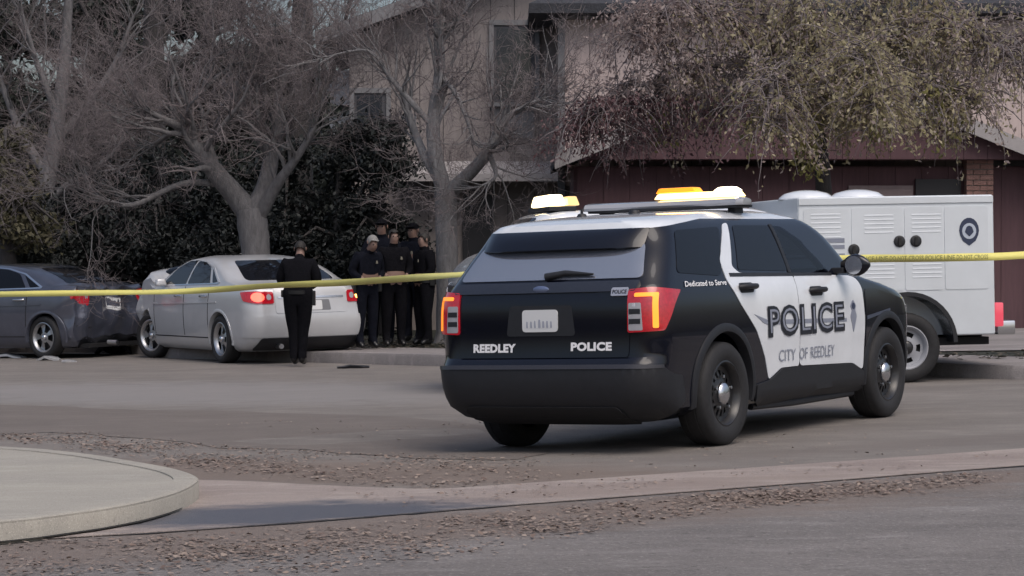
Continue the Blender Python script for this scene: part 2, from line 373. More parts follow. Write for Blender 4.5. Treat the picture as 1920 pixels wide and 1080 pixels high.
SUV_ROWS=[#z,xr,xf,w,rrx,rry,rfx,rfy
(.20,.60,4.70,.66,.40,.35,.5,.5),(.24,.26,4.84,.83,.42,.38,.5,.5),(.32,.07,4.96,.945,.34,.32,.5,.5),(.50,.005,5.02,.962,.26,.26,.5,.5),
(.62,.00,5.04,.968,.25,.25,.5,.5),(.66,.02,5.04,.970,.24,.24,.5,.5),(.70,.065,5.04,.974,.22,.22,.5,.5),(.85,.08,5.03,.980,.20,.20,.5,.5),
(1.0,.085,4.96,.976,.20,.19,.5,.5),(1.08,.09,4.80,.970,.20,.18,.55,.55),(1.14,.10,4.50,.960,.20,.18,.55,.6),(1.18,.115,4.20,.950,.20,.18,.5,.65),
(1.22,.15,3.95,.935,.20,.19,.4,.65),(1.27,.19,3.84,.915,.20,.20,.35,.5),(1.40,.30,3.68,.868,.20,.20,.32,.40),(1.55,.43,3.50,.806,.20,.20,.3,.35),
(1.63,.47,3.36,.765,.22,.22,.3,.35),(1.67,.49,3.27,.735,.30,.28,.3,.35),(1.70,.62,3.20,.70,.35,.32,.35,.35),(1.735,1.02,3.05,.63,.40,.36,.4,.36),
(1.76,1.50,2.85,.52,.40,.36,.4,.36),(1.772,1.9,2.6,.36,.2,.2,.2,.2)]
def shell_mesh(S,zs,deform=None):
    b=MB(); n=None; V=[]
    for z in zs:
        c=S.contour(z); n=len(c); V+=[(x,y,z) for x,y in c]
    if deform: V=[deform(*v) for v in V]
    m=len(zs); Fc=[(i*n+k,i*n+(k+1)%n,(i+1)*n+(k+1)%n,(i+1)*n+k) for i in range(m-1) for k in range(n)]+[tuple(range(n-1,-1,-1)),tuple(range((m-1)*n,m*n))]
    b.add(V,Fc); me=b.mesh('shell'); 
    bm=bmesh.new(); bm.from_mesh(me); bmesh.ops.triangulate(bm,faces=[f for f in bm.faces if len(f.verts)>4]); bm.to_mesh(me); bm.free(); return me
def zlevels(S,extra=1):
    zs=[]; c=S.cols[0]
    for i in range(len(c)-1):
        k=max(1,int((c[i+1]-c[i])/.03)); zs+=[c[i]+(c[i+1]-c[i])*j/k for j in range(k)]
    return zs+[c[-1]]
def dense(poly,step):
    out=[]; n=len(poly)
    for i in range(n):
        a,b=Vector(poly[i]),Vector(poly[(i+1)%n]); k=max(1,int((b-a).length/step)); out+=[a.lerp(b,j/k) for j in range(k)]
    return out
def roundpoly(poly,r,n=4):
    out=[]; m=len(poly)
    for i in range(m):
        p=Vector(poly[i]); a=Vector(poly[i-1])-p; b=Vector(poly[(i+1)%m])-p; rr=min(r,a.length*.45,b.length*.45)
        s,e=p+a.normalized()*rr,p+b.normalized()*rr
        out+=[tuple((1-t)**2*s+2*t*(1-t)*p+t*t*e) for t in [j/n for j in range(n+1)]]
    return out
def surf(fn,u,v,off,d=.004):
    p=Vector(fn(u,v)); du=Vector(fn(u+d,v))-Vector(fn(u-d,v)); dv=Vector(fn(u,v+d))-Vector(fn(u,v-d)); n=du.cross(dv)
    n=n.normalized() if n.length>0 else Vector((0,0,1))
    return p,n
def panel(name,poly,fn,m,parent,off=.005,thick=.012,step=.06,outward=None,deform=None):
    # a panel cut out of the body surface, standing slightly proud of it
    P=dense(poly,step); xs=[p.x for p in P]; ys=[p.y for p in P]; I=[]
    g=step
    x=min(xs)+g/2
    while x<max(xs):
        y=min(ys)+g/2
        while y<max(ys):
            q=Vector((x,y))
            ins=False; j=len(P)-1
            for i in range(len(P)):
                if (P[i].y>y)!=(P[j].y>y) and x<(P[j].x-P[i].x)*(y-P[i].y)/(P[j].y-P[i].y)+P[i].x: ins=not ins
                j=i
            if ins and min((q-p).length for p in P)>g*.35: I.append(q)
            y+=g
        x+=g
    r=geometry.delaunay_2d_cdt(P+I,[],[list(range(len(P)))],1,1e-6)
    pts=[surf(fn,p.x,p.y,0) for p in r[0]]
    cx=Vector((outward if outward else (2.4,0,.6))); sg=1 if sum((p-cx).dot(n) for p,n in pts)>0 else -1
    dfm=deform or (lambda x,y,z:(x,y,z))
    V=[dfm(*(p+n*sg*off)) for p,n in pts]; nb=len(P); idx={(round(p.x,5),round(p.y,5)):i for i,p in enumerate(r[0])}
    brd=[idx.get((round(p.x,5),round(p.y,5))) for p in P]; b=len(V)
    Fc=[tuple(f) for f in r[2]]
    if None not in brd:
        V+=[dfm(*(pts[i][0]-pts[i][1]*sg*thick)) for i in brd]; Fc+=[(brd[i],brd[(i+1)%nb],b+(i+1)%nb,b+i) for i in range(nb)]
    me=bpy.data.meshes.new(name); me.from_pydata([tuple(v) for v in V],[],Fc)
    bm=bmesh.new(); bm.from_mesh(me); bmesh.ops.recalc_face_normals(bm,faces=bm.faces)
    if sum((f.calc_center_median()-cx).dot(f.normal)*f.calc_area() for f in bm.faces)<0: bmesh.ops.reverse_faces(bm,faces=bm.faces)
    bm.to_mesh(me); bm.free(); smooth(me,40)
    return link(name,me,m,parent)
_fc={}
def textmesh(s,bold=0.0,space=1.0,shear=0):
    c=bpy.data.curves.new('t','FONT'); c.body=s; c.offset=bold; c.space_character=space; c.shear=shear; c.resolution_u=3
    o=bpy.data.objects.new('t',c); COL.objects.link(o); me=evaluated(o); bpy.data.objects.remove(o); return me
def lettering(name,s,box,fn,m,parent,off=.012,bold=.02,flipu=False,outward=None,space=1.0,shear=0):
    # text mapped onto a surface; box=(u0,v0,u1,v1) in surface coordinates
    me=textmesh(s,bold,space,shear); bm=bmesh.new(); bm.from_mesh(me); bmesh.ops.triangulate(bm,faces=bm.faces)
    xs=[v.co.x for v in bm.verts]; ys=[v.co.y for v in bm.verts]; x0,x1,y0,y1=min(xs),max(xs),min(ys),max(ys)
    cx=Vector(outward if outward else (2.4,0,.6))
    for v in bm.verts:
        u=box[0]+(box[2]-box[0])*(v.co.x-x0)/(x1-x0); w=box[1]+(box[3]-box[1])*(v.co.y-y0)/(y1-y0)
        p,n=surf(fn,u,w,0); n=n if (p-cx).dot(n)>0 else -n; v.co=p+n*off
    bm.normal_update()
    for f in bm.faces:
        if (f.calc_center_median()-cx).dot(f.normal)<0: f.normal_flip()
    bm.to_mesh(me); bm.free(); return link(name,me,m,parent)
def wheel(parent,c,side,r=.385,wid=.25,kind='steel',rimr=.235):
    # wheel > tyre, rim, centre_cap ; side=+1 left, -1 right (outer face direction)
    s=side; w=wid/2
    root=bpy.data.objects.new('wheel',None); COL.objects.link(root); root.parent=parent; root.location=c
    b=MB(); b.lathe([(rimr,-w*.85),(rimr+.03,-w),(r*.80,-w*1.06),(r*.93,-w*.98),(r*.985,-w*.8),(r,-w*.4),(r*.992,-w*.38),(r*.992,-w*.3),(r,-w*.28),(r,w*.28),(r*.992,w*.3),(r*.992,w*.38),(r,w*.4),(r*.985,w*.8),(r*.93,w*.98),(r*.80,w*1.06),(rimr+.03,w),(rimr,w*.85)],n=56)
    b.build('tyre',M_rub,root,sm=50)
    mt=M_steel if kind=='steel' else M_alum if kind=='alloy' else mat('grey_wheel',(.30,.31,.34),.5)
    b=MB(); e=s*w
    n=60; rings=[(rimr+.012,.90),(rimr,.93),(rimr-.018,.80),(rimr-.03,.45),(rimr*.74,.40),(rimr*.52,.52),(rimr*.36,.62),(.0,.62)]
    V=[];Fc=[]
    for (rr,h) in rings:
        for k in range(n): a=2*math.pi*k/n; V.append((rr*math.cos(a),e*h,rr*math.sin(a)))
    for i in range(len(rings)-1):
        for k in range(n):
            if kind=='steel' and i==4 and k%4 in (1,2): continue
            if kind=='alloy' and i in (3,4,5) and k%12 in (3,4,5,6,7,8,9): continue
            if kind=='white' and i==4 and k%12 in (4,5,6,7,8): continue
            Fc.append((i*n+k,i*n+(k+1)%n,(i+1)*n+(k+1)%n,(i+1)*n+k))
    b.add(V,Fc); b.build('rim',mt,root,sm=35)
    b=MB(); b.lathe([(rimr-.03,e*.1),(.0,e*.1)],n=24); b.build('brake_disc',M_dark if kind!='alloy' else M_steel,root)
    b=MB(); cr=.085 if kind=='steel' else .045 if kind=='alloy' else .075
    b.lathe([(cr,e*.60),(cr,e*.74),(cr*.9,e*.86),(cr*.6,e*.95),(0,e*.97)],n=24); b.build('centre_cap',M_chrome if kind!='white' else M_steel,root,sm=40)
    if kind=='steel':
        b=MB(); b.lathe([(.013,e*.6),(.013,e*.8),(0,e*.82)],n=8); nm=b.mesh('lug_nut')
        for k in range(5):
            a=2*math.pi*k/5+.3; q=link('lug_nut',nm,None if nm.materials else M_alum,root); q.location=(.125*math.cos(a),0,.125*math.sin(a))
    return root
def cyl_cut(x,y0,y1,z,r,n=40):
    b=MB(); b.lathe([(0.0001,y0),(r,y0),(r,y1),(0.0001,y1)],n=n,c=(x,0,z)); me=b.mesh('c'); bm=bmesh.new(); bm.from_mesh(me); bmesh.ops.remove_doubles(bm,verts=bm.verts,dist=.001); bmesh.ops.recalc_face_normals(bm,faces=bm.faces); bm.to_mesh(me); bm.free(); return me
def prism_cut(poly,axis,a,b_):
    b=MB(); f=(lambda k:(lambda p:(p[0],k,p[1]))) if axis=='y' else (lambda k:(lambda p:(k,p[0],p[1])))
    b.prism(poly,f(a),f(b_)); return b.mesh('c')
def pose(o,fwd,origin,roll=0):
    # stand a vehicle on the sloping street
    n=Vector((-.02,0,1)).normalized(); f=Vector((fwd[0],fwd[1],.02*fwd[0])).normalized(); l=n.cross(f)
    if roll: rm_=Matrix.Rotation(roll,3,f); n=rm_@n; l=rm_@l
    o.matrix_world=Matrix(((f.x,l.x,n.x,origin[0]),(f.y,l.y,n.y,origin[1]),(f.z,l.z,n.z,origin[2]),(0,0,0,1)))
def arch_flare(S,parent,xc,zc,sgn,r0,r1,m,a0=-12,a1=192,name='arch_flare',th=.022):
    # moulding round a wheel arch
    n=28; b=MB(); V=[]
    for i in range(n+1):
        a=R(a0+(a1-a0)*i/n)
        for (rr,o_) in ((r0-.012,-.05),(r0,th*.8),(.5*(r0+r1),th),(r1,th*.5),(r1+.004,-.01)):
            x,z=xc+rr*math.cos(a),zc+rr*math.sin(a); z=max(z,.21); V.append((x,sgn*(S.W(x,max(z,.3))+o_),z))
    b.add(V,[(i*5+j,i*5+j+1,(i+1)*5+j+1,(i+1)*5+j) for i in range(n) for j in range(4)])
    return b.build(name,m,parent,sm=50)

# ---------------------------------------------------------------- the police utility vehicle
def build_suv():
    S=Shell(SUV_ROWS); root=empty('police_suv',label='black and white police utility vehicle seen from its rear right corner',cat='police car')
    ax=(1.10,4.125); AR=.445; AZ=.40
    me=shell_mesh(S,zlevels(S))
    cuts=[cyl_cut(x,sg*.55,sg*1.2,AZ,AR) for x in ax for sg in (1,-1)]
    # hollow cabin in front of the second row, with real openings for windscreen and front door windows
    IN=Shell([(z,max(xr+.06,1.2),xf-.09,w-.05,.1,.1,rfx,rfy) for z,xr,xf,w,rrx,rry,rfx,rfy in SUV_ROWS if 1.21<z<1.68]+[(1.69,1.25,3.05,.64,.1,.1,.3,.3)])
    cuts.append(shell_mesh(IN,[.9+0*z for z in ()]+zlevels(IN)))
    fw=roundpoly([(2.40,1.262),(2.40,1.605),(2.50,1.605),(2.74,1.50),(3.03,1.255)],.03)
    cuts.append(prism_cut(fw,'y',.55,1.2)); cuts.append(prism_cut(fw,'y',-1.2,-.55))
    ws=roundpoly([(-.72,1.275),(.72,1.275),(.58,1.63),(-.58,1.63)],.05); cuts.append(prism_cut(ws,'x',2.75,4.3))
    me=boolean(me,cuts)
    bm=bmesh.new(); bm.from_mesh(me)
    # roof skin is white: divide the shell along a slanted and a level line
    for co,no in (((.45,0,1.615),Vector((-.075,0,.8)).normalized()),((0,0,1.69),Vector((0,0,1)))):
        bmesh.ops.bisect_plane(bm,geom=bm.verts[:]+bm.edges[:]+bm.faces[:],plane_co=co,plane_no=no)
    def isroof(f):
        c=f.calc_center_median(); return f.normal.z>-.2 and (c.z>1.69 or (c.z-1.615)*.8-(c.x-.45)*.075>0)
    bm2=bm.copy(); bmesh.ops.delete(bm,geom=[f for f in bm.faces if isroof(f)],context='FACES'); bmesh.ops.delete(bm2,geom=[f for f in bm2.faces if not isroof(f)],context='FACES')
    rm=bpy.data.meshes.new('roof'); bm2.to_mesh(rm); bm2.free(); bm.to_mesh(me); bm.free(); me.materials.clear(); rm.materials.clear()
    smooth(me,32); smooth(rm,40)
    link('body',me,M_black,root); roof=link('roof',rm,M_white,root)
    # interior
    b=MB(); b.box((2.9,0,1.0),(1.6,1.6,.5)); b.build('cabin_floor',M_dark,root)
    for y in (.38,-.38):
        b=MB(); b.box((2.35,y,1.30),(.16,.5,.5),Matrix.Rotation(R(-14),3,'Y'),.85); b.build('seat_backrest',M_dark,root,bevel=.04,sm=40)
        b=MB(); b.box((2.27,y,1.60),(.1,.26,.14)); b.build('head_restraint',M_dark,root,bevel=.03,sm=40)
    b=MB(); b.box((3.42,0,1.24),(.45,1.5,.1)); b.build('dashboard',M_dark,root,bevel=.03)
    b=MB(); b.lathe([(.17+.014*math.cos(t*math.pi/4),.014*math.sin(t*math.pi/4)) for t in range(8)],n=24,axis='x',close=True); o=b.build('steering_wheel',M_dark,root,sm=60); o.location=(3.1,.38,1.30); o.rotation_euler=(0,R(-25),0)
    E=S.end(); FE=S.end(True)
    for sg in (-1,1):
        SD=S.side(sg)
        # white door skins
        rd=[(1.23,1.37),(1.23,1.21),(1.37,1.04),(1.61,.835),(1.765,.625),(1.835,.447),(2.05,.527),(2.375,.527),(2.375,1.247),(1.47,1.272),(1.39,1.325),(1.62,1.655),(1.525,1.645)]
        fd=[(2.385,.527),(3.40,.50),(3.62,.43),(3.645,.85),(3.625,1.12),(3.55,1.19),(3.44,1.215),(2.90,1.232),(2.385,1.246)]
        d1=panel('rear_door',roundpoly(rd,.03),SD,M_white,root); d2=panel('front_door',roundpoly(fd,.05),SD,M_white,root)
        for d,x in ((d1,1.50),(d2,2.72)):
            z=1.165 if x<2 else 1.112
            b=MB(); y=sg*(S.W(x,z)); b.tube([(x-.12,y+sg*.012,z),(x-.10,y+sg*.045,z+.004),(x,y+sg*.05,z+.006),(x+.10,y+sg*.045,z+.004),(x+.13,y+sg*.012,z-.002)],[.02,.022,.022,.022,.02],8); b.build('door_handle',M_plast,d,sm=50)
            panel('handle_recess',roundpoly([(x-.11,z-.045),(x+.12,z-.045),(x+.12,z+.03),(x-.11,z+.03)],.03),SD,M_plast,d,off=.008)
        panel('rear_door_window',roundpoly([(1.475,1.295),(1.68,1.635),(2.30,1.635),(2.32,1.272)],.035),SD,M_glassd,root,off=.004)
        panel('front_door_window',roundpoly([(2.37,1.25),(2.37,1.63),(2.51,1.63),(2.78,1.51),(3.09,1.242)],.03),SD,M_clear,root,off=.002,thick=.006)
        panel('quarter_window',roundpoly([(.52,1.29),(.72,1.60),(1.44,1.625),(1.17,1.255)],.05),SD,M_glassd,root,off=.004)
        panel('pillar_trim',[(2.325,1.262),(2.325,1.642),(2.375,1.642),(2.375,1.255)],SD,M_plast,root,off=.007)
        panel('window_trim',[(1.30,1.245),(1.30,1.272),(3.1,1.243),(3.1,1.222)],SD,M_plast,root,off=.010)
        panel('sill_cladding',roundpoly([(1.62,.30),(1.62,.42),(1.83,.44),(2.05,.52),(3.40,.495),(3.62,.42),(3.66,.27),(1.9,.235)],.02),SD,M_plast,root,off=.018)
        b=MB(); b.tube([(1.75,sg*.84,.245),(2.4,sg*.88,.235),(3.6,sg*.86,.24)],.03,8); b.build('underbody_rail',M_plast,root)
        panel('front_fender',roundpoly([(3.665,.60),(3.68,1.10),(3.9,1.10),(4.5,1.0),(4.6,.90),(4.5,.86),(4.125,.90),(3.8,.80)],.04),SD,M_black,root,off=.004)
        arch_flare(S,root,ax[0],AZ,sg,AR,AR+.06,M_plast); arch_flare(S,root,ax[1],AZ,sg,AR,AR+.06,M_plast)
        # lettering on the doors: block letters with an open face on a dark band
        panel('door_stripe',[(1.58,.955),(1.80,.905),(3.27,.872),(3.27,.842),(1.80,.868),(1.72,.888)] ,SD,M_letg,root,off=.008,thick=.0)
        LET='POLICE'
        if sg<0:
            lettering('door_lettering','POLICE',(1.80,.765,3.22,1.012),SD,M_lettb,root,bold=.055,off=.013,space=1.12)
            lettering('door_lettering_inlay','POLICE',(1.835,.80,3.185,.985),SD,M_letg,root,bold=-.012,off=.0155,space=1.12)
            for w_,a_,b_ in (('CITY',2.0,2.30),('OF',2.37,2.52),('REEDLEY',2.58,3.03)): lettering('city_lettering',w_,(a_,.575,b_,.665),SD,M_letg,root,bold=.0,off=.011)
            lettering('motto_lettering','Dedicated to Serve',(.56,1.185,1.20,1.225),SD,M_lett,root,bold=.01,off=.008,shear=.3)
        else:
            lettering('door_lettering','POLICE',(3.22,.765,1.80,1.012),SD,M_lettb,root,bold=.055,off=.013,space=1.12)
            for w_,a_,b_ in (('CITY',3.03,2.73),('OF',2.66,2.51),('REEDLEY',2.45,2.0)): lettering('city_lettering',w_,(a_,.575,b_,.665),SD,M_letg,root,bold=.0,off=.011)
        # door emblem: round head over a tapering leafed stem
        em=panel('door_emblem',roundpoly([(3.35,.965),(3.41,1.02),(3.47,.965),(3.44,.93),(3.475,.885),(3.43,.80),(3.405,.745),(3.385,.80),(3.345,.885),(3.385,.93)],.02),SD,M_letg,root,off=.009)
        panel('emblem_centre',[(3.41+.03*math.cos(t*.52),.965+.027*math.sin(t*.52)) for t in range(12)],SD,M_badge,em,off=.012)
        panel('fender_stripe',[(3.69,.875),(3.69,.845),(4.2,.905),(4.2,.925)],SD,mat('stripe_slate',(.05,.06,.09),.4),root,off=.008,thick=0)
        # mirrors
        my=S.W(3.15,1.27); b=MB()
        ell=[]
        for i in range(9):
            t=i/8; r=math.sin(math.pi*min(.98,max(.06,t)))**.6
            ell.append((r,t))
        V=[];n=16
        for r,t in ell:
            for k in range(n): a=2*math.pi*k/n; V.append((3.22+.085*r*math.cos(a)*(1 if math.cos(a)>0 else .55),sg*(my+.06+.25*t),1.30+.092*r*(abs(math.sin(a))**.8)*(1 if math.sin(a)>0 else -1)))
        b.add(V,[(i*n+k,i*n+(k+1)%n,(i+1)*n+(k+1)%n,(i+1)*n+k) for i in range(8) for k in range(n)]+[tuple(range(n)),tuple(range(8*n,9*n))])
        mi=b.build('wing_mirror',M_black,root,sm=45)
        b=MB(); b.box((3.22,sg*(my+.03),1.26),(.10,.14,.05)); b.build('mirror_arm',M_plast,mi,bevel=.01)
        b=MB(); b.lathe([(.075,3.168),(0,3.166)],n=20,axis='x',c=(0,sg*(my+.19),1.30)); b.build('mirror_glass',M_glass_sky,mi)
        for x in ax: wheel(root,(x,sg*.855,.385 if sg<0 else .355),sg)
    panel('windscreen',roundpoly([(-.80,1.25),(.80,1.25),(.66,1.65),(-.66,1.65)],.05),FE,M_clear,root,off=.002,thick=.006)
    # rear end (u to the right is negative y: the end map takes u along +y)
    panel('rear_window',roundpoly([(-.80,1.262),(.80,1.262),(.70,1.52),(-.70,1.52)],.05),E,M_glass_sky,root,off=.006)
    # spoiler over the rear window
    b=MB(); V=[]
    for i in range(25):
        u=-.70+1.40*i/24; e=1-abs(u/.70)**6
        for (z,o_) in ((1.62,.0),(1.625,.02),(1.60,.05*e+.01),(1.535,.075*e+.01),(1.485,.07*e+.005),(1.478,.05*e),(1.50,-.01)):
            p,n_=surf(E,u,z,0); n_=n_ if n_.x<0 else -n_; q=p+Vector((-1,0,0))*o_; V.append(q)
    b.add(V,[(i*7+j,i*7+j+1,(i+1)*7+j+1,(i+1)*7+j) for i in range(24) for j in range(6)]); b.build('rear_spoiler',M_black,root,sm=40)
    b=MB()
    b.box((.385,0,1.522),(.02,.30,.02)); b.build('high_brake_light',M_redl,root)
    tg=panel('tailgate',roundpoly([(-.74,.70),(.74,.70),(.745,.92),(.735,1.165),(-.735,1.165),(-.745,.92)],.03),E,M_black,root,off=.008)
    panel('tailgate_ledge',roundpoly([(-.79,1.165),(.79,1.165),(.80,1.235),(-.80,1.235)],.02),E,mat('ledge_paint',(.012,.013,.02),.18,coat=1),root,off=.022)
    b=MB(); b.lathe([(.0,0),(1,0),(1,.01),(.9,.014),(0,.014)],n=28,axis='x'); o=b.build('oval_badge',mat('badge_blue',(.16,.20,.32),.25,metal=.5),root,sm=40); o.scale=(-1,.065,.026); o.location=(.105,0,1.198)
    panel('plate_recess',roundpoly([(-.30,.86),(.30,.86),(.27,1.08),(-.27,1.08)],.03),E,M_plast,tg,off=.010)
    pl=panel('licence_plate',roundpoly([(-.155,.89),(.155,.89),(.155,1.05),(-.155,1.05)],.03),E,M_plate,tg,off=.016)
    ink=mat('plate_ink',(.32,.34,.40),.5)
    pr=random.Random(4)
    for i in range(7):
        w_=pr.uniform(.014,.024); h_=pr.uniform(.045,.065); panel('plate_character',roundpoly([(.118-.035*i,.92),(.118-.035*i-w_,.92),(.118-.035*i-w_*.8,.92+h_),(.118-.035*i-w_*.1,.92+h_)],.008),E,ink,pl,off=.0185,thick=0,step=.05)
    lettering('tailgate_city_lettering','REEDLEY',(.605,.742,.215,.806),E,M_lett,root,bold=.05,off=.013,space=1.05)
    lettering('tailgate_lettering','POLICE',(-.265,.748,-.605,.812),E,M_lett,root,bold=.05,off=.013,space=1.05)
    bd=panel('model_badge',roundpoly([(-.60,1.135),(-.735,1.135),(-.735,1.185),(-.60,1.185)],.01),E,mat('badge_silver',(.5,.5,.54),.3,metal=.6),root,off=.026)
    lettering('badge_lettering','POLICE',(-.61,1.148,-.725,1.172),E,M_lettb,bd,bold=.03,off=.0275)
    wp=MB(); q=[Vector(E(.0,1.285)),Vector(E(-.16,1.31)),Vector(E(-.40,1.298))]
    wp.tube([p+Vector((-.03,0,0)) for p in q],[.03,.024,.008],8); wp.build('rear_wiper',M_plast,root,sm=50)
    for sg in (1,-1):
        tl=panel('tail_light',roundpoly([(sg*.735,.875),(sg*.735,1.175),(sg*.90,1.185),(sg*1.19,1.165),(sg*1.10,1.06),(sg*1.00,.885)],.02),E,M_redl,root,off=.022,step=.04)
        panel('lamp_bar',roundpoly([(sg*.79,1.125),(sg*.79,1.15),(sg*.955,1.15),(sg*.955,.905),(sg*.915,.905),(sg*.915,1.125)],.012),E,M_amberc,tl,off=.027,step=.03)
        panel('reversing_lens',roundpoly([(sg*.745,.89),(sg*.745,1.085),(sg*.84,1.085),(sg*.85,.89)],.012),E,M_lens,tl,off=.026,step=.03)
        for z in (.955,1.025):
            panel('lens_divider',[(sg*.75,z-.018),(sg*.75,z+.018),(sg*.835,z+.018),(sg*.835,z-.018)],E,M_plast,tl,off=.029,step=.05)
        b=MB(); b.tube([(.60,sg*.55,.27),(.36,sg*.55,.265)],[.045,.045],14); b.build('exhaust_pipe',M_plast,root,sm=40)
    bp=panel('rear_bumper',roundpoly([(-1.22,.36),(-1.0,.285),(-.80,.245),(.80,.245),(1.0,.285),(1.22,.36),(1.26,.40),(1.26,.56),(1.12,.575),(1.02,.635),(-1.02,.635),(-1.12,.575),(-1.26,.56),(-1.26,.40)],.03),E,M_plast,root,off=.022,step=.07)
    panel('bumper_ridge',roundpoly([(-1.03,.622),(1.03,.622),(1.02,.642),(-1.02,.642)],.005),E,mat('ridge_plastic',(.03,.03,.038),.35),bp,off=.026)
    panel('lower_valance',roundpoly([(-.72,.235),(.72,.235),(.66,.36),(-.66,.36)],.04),E,mat('valance_plastic',(.008,.008,.010),.7),bp,off=.03)
    b=MB(); b.box((.85,0,.27),(.5,1.0,.10)); b.box((1.1,0,.33),(.16,1.5,.12)); b.box((2.6,0,.235),(2.6,1.1,.06)); b.build('chassis',M_dark,root)
    b=MB(); b.tube([(.9,.3,.26),(.75,.2,.25),(.75,-.3,.25),(.9,-.35,.26)],.08,10); b.build('silencer',M_dark,root)
    # front end
    panel('grille',roundpoly([(-.55,.62),(.55,.62),(.60,.90),(-.60,.90)],.05),FE,M_plast,root,off=.012)
    for sg in (1,-1): panel('headlight',roundpoly([(sg*.62,.82),(sg*.95,.86),(sg*1.05,.94),(sg*.62,.92)],.02),FE,M_lens,root,off=.012)
    panel('front_bumper',roundpoly([(-1.0,.28),(1.0,.28),(1.0,.55),(-1.0,.55)],.05),FE,M_plast,root,off=.02)
    # roof light bar, dark, on black feet, with an aerial behind it
    lb=MB(); n=10
    cs=[(-.13,0),(-.14,.02),(-.12,.05),(-.06,.062),(.06,.062),(.12,.05),(.14,.02),(.13,0)]
    V=[]; ysn=[-.72,-.68,-.5,0,.5,.68,.72]
    for y in ysn:
        k=.55 if abs(y)>.7 else 1
        sw=-.10*(abs(y)/.72)**2
        for (x,z) in cs: V.append((2.15+sw+x*k,y,1.80+z*(.8 if k<1 else 1)))
    lb.add(V,[(i*8+j,i*8+(j+1)%8,(i+1)*8+(j+1)%8,(i+1)*8+j) for i in range(len(ysn)-1) for j in range(8)]+[tuple(range(8)),tuple(range(48,56))])
    bar=lb.build('light_bar',mat('lightbar_dome',(.30,.31,.34),.18,coat=1),root,sm=35)
    b=MB(); b.box((2.10,0,1.792),(.24,1.36,.022)); b.build('light_bar_base',M_plast,bar,bevel=.006)
    # lit modules standing on the right of the bar: warm white row, amber block, white end lamp
    b=MB(); b.box((2.12,-.27,1.893),(.20,.74,.045),None,.9); b.build('lit_row',mat('warm_row_lit',(1,.9,.7),.2,emit=(1,.66,.22),estr=3),bar,bevel=.02,sm=40)
    b=MB(); b.box((2.12,-.09,1.938),(.16,.36,.042),None,.85); b.build('amber_block',M_amber,bar,bevel=.015,sm=40)
    b=MB(); b.box((2.12,-.52,1.932),(.16,.20,.032),None,.6); b.build('white_end_lamp',M_whitelit,bar,bevel=.015,sm=40)
    for y in (-.58,.58):
        b=MB(); b.box((2.12,y,1.755),(.14,.07,.09)); b.build('light_bar_foot',M_plast,bar,bevel=.01)
    b=MB(); b.lathe([(.045,1.69),(.045,1.735),(.03,1.76),(.012,1.765),(.010,1.80),(0,1.80)],n=16,axis='z',c=(1.15,.25,0)); b.build('aerial',M_plast,root,sm=40)
    b=MB(); b.lathe([(.05,1.71),(.05,1.75),(.035,1.775),(0,1.78)],n=16,axis='z',c=(1.35,-.1,0)); b.build('aerial',M_plast,root,sm=40)
    a=R(32); f=(math.sin(a),math.cos(a)); pose(root,f,(.1946,17.1415,.0039-.012),-R(.75))
    return root
build_suv()

# ---------------------------------------------------------------- the two crashed saloon cars
SEDAN_ROWS=[(.16,.34,4.50,.78,.3,.3,.45,.45),(.20,.20,4.68,.84,.3,.3,.45,.45),(.30,.07,4.80,.89,.3,.3,.45,.45),(.42,.02,4.85,.912,.28,.28,.45,.45),(.56,0,4.86,.922,.27,.27,.45,.45),(.70,.015,4.83,.925,.26,.26,.45,.45),
(.84,.04,4.72,.918,.25,.25,.5,.5),(.92,.055,4.48,.91,.24,.24,.55,.55),(.97,.07,4.12,.90,.24,.24,.55,.6),(1.01,.10,3.80,.885,.24,.24,.5,.62),(1.04,.17,3.62,.872,.26,.26,.4,.6),(1.065,.36,3.55,.862,.28,.3,.35,.55),
(1.10,.60,3.47,.85,.3,.34,.32,.5),(1.18,.80,3.32,.815,.3,.34,.3,.42),(1.28,1.05,3.10,.765,.32,.34,.3,.38),(1.36,1.32,2.88,.71,.34,.34,.3,.36),(1.405,1.55,2.70,.66,.34,.34,.3,.36),(1.435,1.80,2.55,.57,.34,.34,.3,.36),(1.455,2.02,2.42,.42,.2,.3,.2,.3)]
